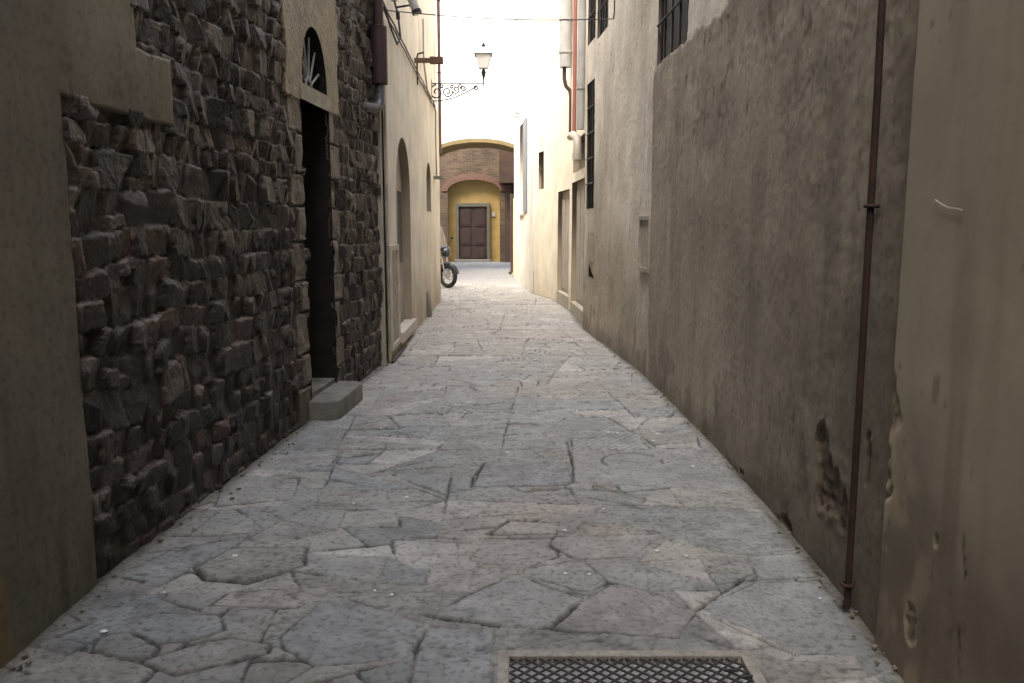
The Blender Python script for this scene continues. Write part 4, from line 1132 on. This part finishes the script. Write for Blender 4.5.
# brown downpipe at the end of the stone wall
e = empty('brown_downpipe', (-1.36, 8.6, 2.6), 'dark brown downpipe with thick sleeve and grey elbow at the stone wall end', 'downpipe')
MB().tube([(-1.375, 8.62, 11), (-1.375, 8.62, 3.5)], .052, 14).build('pipe', M_BPIPE, e, smooth=True)
MB().tube([(-1.375, 8.62, 3.58), (-1.375, 8.62, 3.57), (-1.375, 8.62, 3.0), (-1.375, 8.62, 2.99)], [.05, .085, .085, .05], 16).build('sleeve', M_BPIPE, e, smooth=True)
el = [(-1.375, 8.62, 3.0), (-1.375, 8.62, 2.86)] + [(-1.375 - .1 * (1 - math.cos(t)) * .5, 8.62 - .12 * (1 - math.cos(t)), 2.86 - .12 * math.sin(t)) for t in (.4, .8, 1.2, 1.57)] + [(-1.52, 8.35, 2.74), (-1.60, 8.2, 2.735)]
MB().tube(el, .05, 14).build('elbow', M_DGPIPE, e, smooth=True)
for z in (3.9, 5.5): bracket(e, (-1.375, 8.62, z), .052, (-.08, 0, 0), M_IRON)

# grey conduit low on the beige wall
pipe('wall_conduit', [LB.p3(.03, 3.7, .05), LB.p3(.03, .03, .05)], .014, M_FRAME, 'slim pale conduit down the seam between stone wall and cream wall', 'conduit')
pipe('floor_cable', [LB.p3(.05, .02, .07), LB.p3(.6, .018, .075), LB.p3(1.3, .02, .07)], .018, M_WIRE, 'dark cable lying along the foot of the cream wall', 'cable', 8)

# facade cable strings
m = MB()
for (dz, off) in ((0, .05), (.07, .045)):
    m.tube([LB.p3(.02 + 6.85 * i / 14, 3.84 + dz - .03 * abs(math.sin(i * 1.7)) - .1 * i / 14, off) for i in range(15)], .011, 6)
m.tube([LB.p3(6.87, 3.72, .05), LB.p3(6.9, 3.2, .045), LB.p3(6.95, 2.5, .045)], .01, 6)
tag(m.build('facade_cable', M_WIRE), 'pair of thin black cables strung along the cream facade on the left', 'cable')
m = MB(); N = 16
a = Vector((-1.4, 8.95, 3.82)); c = Vector((1.2, 9.9, 3.96))
m.tube([a.lerp(c, i / N) + Vector((0, 0, -.05 * math.sin(PI * i / N))) for i in range(N + 1)], .006, 6)
m.tube([c, c + Vector((.0, -.06, .06)), c + Vector((0, -.08, .25)), c + Vector((0, -.08, 1.4))], .008, 6)
tag(m.build('overhead_wire', M_WIRE), 'thin wire stretched across the alley between the two buildings', 'wire')

# cable loop with weight, conduit and floodlight on the cream wall
e = empty('floodlight', LB.p3(1.4, 4.2, 0), 'small cylindrical floodlight on a rod high on the cream wall', 'floodlight')
A = LB.p3(1.25, 4.14, .03)
MB().tube([A, A + Vector((.24, -.1, .01))], .012, 6).build('arm', M_IRON, e)
MB().tube([A + Vector((.13, -.1, .26)), A + Vector((.27, -.12, -.08))], [.045, .052], 12).build('lamp_body', M_GPIPE, e, smooth=True)
MB().tube([A + Vector((.262, -.119, -.06)), A + Vector((.277, -.121, -.1))], [.058, .058], 12).build('lamp_hood', M_IRON, e)
MB().tube([A + Vector((.268, -.12, -.085)), A + Vector((.28, -.1215, -.107))], [.04, .04], 12).build('lens', M_LAMPG, e)
e = pipe('grey_conduit', [LB.p3(1.0, 6.95, .05), LB.p3(1.0, 4.15, .05)], .035, M_GPIPE, 'grey vertical conduit high on the cream wall beside the floodlight', 'conduit')
MB().tube([LB.p3(1.0, 4.16, .05), LB.p3(1.02, 4.0, .09), LB.p3(1.05, 3.75, .11), LB.p3(.8, 3.62, .1), LB.p3(.4, 3.72, .08), LB.p3(.02, 3.84, .07)], .012, 8).build('cable', M_WIRE, e, smooth=True)
MB().tube([LB.p3(1.02, 4.04, .085), LB.p3(1.03, 3.95, .09)], .024, 8).build('connector', M_IRON, e)

# timber bracket
e = empty('timber_bracket', LB.p3(3.68, 4.0, 0), 'short rust coloured timber bracket jutting from the upper cream wall', 'bracket')
A = LB.p3(3.68, 4.0, .0)
m = MB(); m.box(A + Vector((.2, -.02, 0)), (.4, .06, .065)); m.box(A + Vector((.33, -.02, 0)), (.2, .09, .1)); m.build('beam', M_OCRE, e)
MB().tube([A + Vector((.03, 0, .02)), A + Vector((.05, 0, .1)), A + Vector((.14, 0, .12))], .014, 8).build('hook', M_IRON, e, smooth=True)
MB().tube([A + Vector((.035, 0, 0)), A + Vector((.035, 0, -.35))], .014, 8).build('rod', M_WIRE, e)
pipe('thin_conduit', [LB.p3(4.7, 4.85, .04), LB.p3(4.7, 4.2, .04), LB.p3(5.4, 3.75, .04)], .014, M_GPIPE, 'thin grey conduit bending above the cables on the cream wall', 'conduit', 8)

# street lantern on scrolled bracket
def build_lantern():
    P = Vector((-1.51, 15.5, 4.17))
    e = empty('street_lantern', P, 'old street lantern standing on a scrolled wrought iron wall bracket at the left', 'street lamp')
    MB().tube([P, P + Vector((1.0, 0, 0))], .01, 8).build('arm', M_IRON, e)
    m = MB()
    def spiral(c, R, turns, ph, sg=1, n=26, r=.014):
        m.tube([c + Vector((math.cos(ph + sg * 2 * PI * turns * i / n) * R * (1 - .8 * i / n), 0, math.sin(ph + sg * 2 * PI * turns * i / n) * R * (1 - .8 * i / n))) for i in range(n + 1)], r, 6)
    m.tube([P + Vector((.02 + .85 * t, 0, -.30 * math.cos(t * PI / 2) ** .8 - .02)) for t in [i / 16 for i in range(17)]], .012, 6)
    spiral(P + Vector((.1, 0, -.16)), .14, 1.4, PI / 2); spiral(P + Vector((.3, 0, -.15)), .1, 1.4, 0, -1); spiral(P + Vector((.46, 0, -.11)), .08, 1.3, PI)
    spiral(P + Vector((.6, 0, -.08)), .055, 1.3, 0, -1); spiral(P + Vector((.84, 0, -.08)), .045, 1.2, 2)
    for x in (.2, .38, .53): spiral(P + Vector((x, 0, -.05)), .04, 1.1, x * 9)
    m.build('scrollwork', M_IRON, e)
    MB().box(P + Vector((0, 0, -.14)), (.02, .06, .42)).build('wall_plate', M_IRON, e)
    T = P + Vector((.98, 0, 0))
    MB().tube([T + Vector((0, 0, -.1)), T, T + Vector((0, 0, .08)), T + Vector((0, 0, .2)), T + Vector((0, 0, .26))], [.006, .012, .016, .05, .02], 10).build('stem', M_IRON, e, smooth=True)
    # four sided glass body
    m = MB(); lo = .08; hi = .14; z0 = .27; z1 = .5
    q = [(-1, -1), (1, -1), (1, 1), (-1, 1)]
    m.add([T + Vector((a * lo, b * lo, z0)) for a, b in q] + [T + Vector((a * hi, b * hi, z1)) for a, b in q], [[0, 1, 5, 4], [1, 2, 6, 5], [2, 3, 7, 6], [3, 0, 4, 7]])
    m.build('glass', M_LGLASS, e)
    for a, b in q:
        m = MB(); m.tube([T + Vector((a * lo, b * lo, z0)), T + Vector((a * hi, b * hi, z1))], .005, 5); m.build('glazing_bar', M_GPIPE, e)
    m = MB(); m.box(T + Vector((0, 0, z1 + .012)), (.34, .34, .022))
    m.build('cap', M_DGPIPE, e)
    m = MB(); m.tube([T + Vector((0, 0, z1 + .024)), T + Vector((0, 0, z1 + .14)), T + Vector((0, 0, z1 + .15))], [.14, .05, .03], 12); m.build('roof_cone', M_LGLASS, e)
    MB().tube([T + Vector((0, 0, z1 + .14)), T + Vector((0, 0, z1 + .18)), T + Vector((0, 0, z1 + .24))], [.02, .04, .006], 8).build('finial', M_IRON, e)
build_lantern()

# tan downpipe at the far corner of the cream building
e = pipe('tan_downpipe', [(-1.475, 16.83, 6.95), (-1.475, 16.83, 5), (-1.475, 16.83, 3.02)], .034, mat('tan_paint', (.16, .1, .07), (.12, .075, .055), 8, .6), 'tall slim tan downpipe at the far corner of the cream building', 'downpipe')
for z in (4.6, 6.0): bracket(e, (-1.475, 16.83, z), .034, (-.06, -.06, 0), M_RUST)

# dark post near the archway
e = empty('dark_downpipe', (.03, 24.9, 0), 'slim dark downpipe with a curved foot beside the low ochre wall', 'downpipe')
MB().tube([(-.02, 25.0, 2.5), (-.0, 25.0, .2), (-.01, 25.0, .12), (-.08, 24.95, .06)], .05, 10).build('pipe', M_BPIPE, e, smooth=True)
for z in (1.0, 2.1): bracket(e, (-.01, 25.0, z), .05, (.05, 0, 0), M_IRON)

# right cluster
e = empty('grey_duct', (.93, 14.4, 4.3), 'wide pale grey duct hanging against the sky on the yellow building', 'duct')
MB().tube([(.935, 14.6, 7.2), (.935, 14.6, 5.5), (.935, 14.6, 4.29)], .105, 18).build('duct', M_GPIPE, e, smooth=True)
for z in (5.1, 4.55): MB().tube([(.935, 14.6, z - .025), (.935, 14.6, z + .025)], .118, 18).build('collar', M_GPIPE, e)
MB().tube([(.92, 14.6, 4.3), (.92, 14.6, 4.1), (.95, 14.6, 3.97), (1.02, 14.6, 3.9), (1.04, 14.6, 3.8), (1.04, 14.6, 3.1)], .035, 10).build('outlet_pipe', M_BPIPE, e, smooth=True)
e = pipe('red_pipe', [(1.035, 13.7, 7.4), (1.035, 13.7, 3.05)], .034, M_REDP, 'red painted pipe running down beside the grey duct')
e = pipe('grey_downpipe', [(1.05, 12.6, 7.4), (1.05, 12.6, 3.0)], .06, M_GPIPE, 'light grey downpipe closest to the end of the grey building', 'downpipe')
for z in (3.6, 5.2): bracket(e, (1.05, 12.6, z), .06, (.08, 0, 0), M_GPIPE)
e = empty('ceramic_pipe', (1.0, 13.2, 2.7), 'cream ceramic elbow pipe below the red pipe on the right', 'pipe')
MB().tube([(.98, 13.75, 3.02), (.97, 13.6, 3.0), (.98, 13.2, 2.98), (1.02, 12.9, 2.9), (1.03, 12.8, 2.75), (1.03, 12.8, 2.6)], .065, 12).build('elbow', M_WPIPE, e, smooth=True)
MB().tube([(1.03, 12.8, 2.66), (1.03, 12.8, 2.56)], .085, 12).build('socket', M_WPIPE, e)
# small wall lamp on the pale house
e = empty('wall_lamp', (.3, 21.6, 4.4), 'tiny dark lamp on a short arm high on the pale house', 'lamp')
MB().tube([(.2, 21.6, 4.45), (.02, 21.6, 4.45)], .014, 6).build('arm', M_IRON, e)
MB().tube([(.06, 21.6, 4.45), (.06, 21.6, 4.4), (.06, 21.6, 4.32)], [.02, .07, .08], 10).build('lamp_shade', M_GPIPE, e)

# ------------------------------------------------------------------ motorcycle
def build_bike():
    e = empty('motorcycle', (-1.585, 19.85, 0), 'dark motorcycle with a tall windscreen parked round the corner of the cream building', 'motorcycle', rz=math.radians(-40))
    L = dict(local=True)
    def wheel(x):
        w = MB().ring((x, 0, .3), .245, .055, 'Y', 32, 10).build('wheel', M_TYRE, e, smooth=True, **L)
        m = MB(); m.ring((x, 0, .3), .195, .018, 'Y', 32, 8); m.tube([(x, -.06, .3), (x, .06, .3)], .045, 14)
        m.build('rim', M_CHROME, w, smooth=True, local=True)
        m = MB()
        for k in range(10):
            a = 2 * PI * k / 10; m.tube([(x, .02, .3), (x + .19 * math.cos(a), 0, .3 + .19 * math.sin(a))], .009, 5)
        m.build('spokes', M_CHROME, w, local=True)
        m = MB(); m.ring((x, .055, .3), .1, .012, 'Y', 24, 6); m.build('brake_disc', M_CHROME, w, local=True)
    wheel(0); wheel(-1.38)
    for s in (-1, 1):
        MB().tube([(0, s * .085, .3), (-.2, s * .085, .95)], [.027, .022], 10).build('fork', M_CHROME, e, smooth=True, **L)
    m = MB(); vs = []; fs = []
    for i in range(11):
        a = math.radians(10 + 14 * i)
        for y, dr in ((-.065, -.02), (-.04, .015), (0, .025), (.04, .015), (.065, -.02)): vs.append(((.335 + dr) * math.cos(a), y, .3 + (.335 + dr) * math.sin(a)))
    for i in range(10):
        for j in range(4): a = i * 5 + j; fs.append([a, a + 1, a + 6, a + 5])
    m.add(vs, fs); m.build('mudguard', M_BIKE, e, smooth=True, **L)
    MB().ell((-.06, 0, .88), (.1, .12, .12)).build('headlight', M_BIKE, e, smooth=True, **L)
    MB().ell((.0, 0, .88), (.045, .1, .1)).build('headlight_lens', M_GLASS, e, smooth=True, **L)
    m = MB()  # tank + body
    m.ell((-.55, 0, .82), (.3, .16, .14)); m.build('fuel_tank', M_BIKE, e, smooth=True, **L)
    m = MB(); m.ell((-1.0, 0, .76), (.36, .15, .08)); m.ell((-1.25, 0, .82), (.18, .13, .08)); m.build('seat', M_SEAT, e, smooth=True, **L)
    m = MB(); m.box((-.6, 0, .42), (.42, .26, .3)); m.tube([(-.45, 0, .5), (-.38, 0, .68)], .09, 12); m.tube([(-.7, 0, .5), (-.72, 0, .68)], .09, 12); m.build('engine', M_DGPIPE, e, smooth=True, **L)
    m = MB(); m.tube([(-.2, 0, .86), (-.38, 0, .4), (-.5, 0, .26), (-.85, 0, .28), (-1.38, 0, .3)], .03, 8); m.tube([(-.2, 0, .86), (-.9, 0, .7), (-1.45, 0, .72)], .028, 8); m.tube([(-1.1, .1, .7), (-1.38, .1, .3)], .025, 8); m.tube([(-1.1, -.1, .7), (-1.38, -.1, .3)], .025, 8); m.build('frame', M_BIKE, e, smooth=True, **L)
    m = MB(); m.tube([(-.45, -.13, .42), (-.35, -.16, .24), (-.8, -.18, .2), (-1.5, -.2, .32)], [.02, .022, .03, .045], 10); m.build('exhaust', M_CHROME, e, smooth=True, **L)
    m = MB(); m.tube([(-.38, -.36, 1.02), (-.25, -.3, 1.04), (-.2, -.1, .98), (-.2, .1, .98), (-.25, .3, 1.04), (-.38, .36, 1.02)], .013, 8); m.build('handlebar', M_IRON, e, smooth=True, **L)
    for s in (-1, 1):
        m = MB(); m.tube([(-.27, s * .28, 1.04), (-.2, s * .34, 1.2)], .007, 6); m.ell((-.2, s * .36, 1.23), (.02, .06, .04)); m.build('mirror', M_IRON, e, smooth=True, **L)
        MB().ell((-.1, s * .17, .84), (.03, .03, .03)).build('turn_signal', M_AMBER, e, smooth=True, **L)
    m = MB(); vs = []; fs = []
    for j in range(9):
        z = .98 + .56 * j / 8; wd = .22 * math.sqrt(max(0.02, 1 - (j / 8.6) ** 4)); 
        for i in range(9):
            t = -1 + 2 * i / 8; vs.append((-.1 - .18 * j / 8 - .1 * t * t, wd * t, z))
    for j in range(8):
        for i in range(8): a = j * 9 + i; fs.append([a, a + 1, a + 10, a + 9])
    m.add(vs, fs); m.build('windscreen', M_SCREEN, e, smooth=True, **L)
    m = MB(); m.ell((-.14, 0, .98), (.1, .2, .07)); m.build('fairing', M_BIKE, e, smooth=True, **L)
    m = MB(); m.tube([(-.75, .14, .3), (-.8, .3, .015)], .012, 6); m.build('side_stand', M_IRON, e, **L)
build_bike()

# ------------------------------------------------------------------ scraps lying on the paving
r = random.Random(3)
m = MB()
spots = [ground_pt(*p) for p in ((235, 557), (164, 594), (104, 633), (657, 552), (375, 592), (693, 467), (381, 429), (490, 372), (584, 340), (604, 510), (612, 356), (820, 600), (560, 425), (455, 405), (440, 335), (535, 360))]
spots += [(r.uniform(-1.2, 1.1), r.uniform(3, 9)) for _ in range(26)]
for (x, y) in spots:
    a = r.uniform(0, PI); s = r.uniform(.004, .012)
    if abs(x) > 1.25 and y > 8: continue
    m.ell((x, y, .008), (s * 1.3, s, .004), 6, 4)
tag(m.build('paving_scraps', M_LITTER), kind='stuff', label='scattered tiny pale scraps and pebbles on the paving', cat='litter')

# unseen blocks added out of frame to darken both ends of the alley
def block(name, label, x0, x1, y0, y1, h, wm):
    e = empty(name, ((x0 + x1) / 2, (y0 + y1) / 2, 0), label, 'building')
    m = MB(); m.prism([(x0, y0, -.1), (x1, y0, -.1), (x1, y1, -.1), (x0, y1, -.1)], (0, 0, h + .1)); m.build('wall', wm, e)
    m = MB(); m.prism([(x0 - .3, y0 - .3, h), (x1 + .3, y0 - .3, h), (x1 + .3, y1 + .3, h), (x0 - .3, y1 + .3, h)], (0, 0, .2)); m.build('roof', M_RTILE, e)
    return e
block('square_light_block', 'unseen cream block added left of the small square to cut the light', -12, -5.5, 17.3, 26.6, 9, M_YEL2)
block('rear_light_block', 'unseen brown block added behind the viewer to darken the near alley', -9, 9, -14, -9.3, 12, M_DRESS)
m = MB(); r = random.Random(9)
for i in range(150):
    y = 2.6 + 8 * r.random() ** 1.6; right = r.random() < .6
    x = (float(np.interp(y, RM.y, RM.x)) - .01 - abs(r.gauss(0, .035))) if right else (-1.82 + .069 * (y - 3.3) + .03 + abs(r.gauss(0, .05)))
    if not right and y < 3.3: x = -1.76 + abs(r.gauss(0, .03))
    s = r.uniform(.003, .012); a = Matrix.Rotation(r.uniform(0, PI), 3, 'Z')
    m.box((x, y, .008 + s * .3), (s * 2, s * 1.3, s * .8), a)
tag(m.build('wall_crumbs', mat('plaster_crumbs', (.2, .17, .13), (.07, .06, .045), 60, .9)), kind='stuff', label='crumbs of plaster and grit gathered along the foot of the walls', cat='debris')
# ------------------------------------------------------------------ light, world, camera
SUN_EL, SUN_AZ = math.radians(58), math.radians(218)   # azimuth of the sun measured clockwise from +Y
w = bpy.data.worlds.new('World'); scene.world = w; w.use_nodes = True
nt = w.node_tree; bg = nt.nodes['Background']
sky = nt.nodes.new('ShaderNodeTexSky'); sky.sky_type = 'NISHITA'; sky.sun_disc = False
sky.sun_elevation = SUN_EL; sky.sun_rotation = SUN_AZ
sky.air_density = 1.0; sky.dust_density = 6.0; sky.ozone_density = 0.6; sky.altitude = 50
hs = nt.nodes.new('ShaderNodeHueSaturation'); hs.inputs['Saturation'].default_value = .7
nt.links.new(sky.outputs[0], hs.inputs['Color']); nt.links.new(hs.outputs[0], bg.inputs['Color'])
bg.inputs['Strength'].default_value = 1.1
sd = bpy.data.lights.new('sun', 'SUN'); sd.energy = 1.0; sd.angle = math.radians(10); sd.color = (1, .95, .86)
so = bpy.data.objects.new('sun', sd); COL.objects.link(so)
d = Vector((math.sin(SUN_AZ) * math.cos(SUN_EL), math.cos(SUN_AZ) * math.cos(SUN_EL), math.sin(SUN_EL)))
so.rotation_euler = (-d).to_track_quat('-Z', 'Y').to_euler(); so.location = (0, 0, 20)

cd = bpy.data.cameras.new('camera'); cam = bpy.data.objects.new('camera', cd); COL.objects.link(cam)
cd.sensor_width = 36; cd.lens = 800 / 1024 * 36; cd.clip_end = 1000; cd.clip_start = .05
cam.location = (0, 0, 1.55); cam.rotation_euler = (math.radians(90) - P_, 0, 0)
scene.camera = cam
scene.view_settings.view_transform = 'Standard'; scene.view_settings.look = 'None'
scene.view_settings.exposure = 0; scene.view_settings.gamma = 1
scene.cycles.max_bounces = 10; scene.cycles.diffuse_bounces = 8
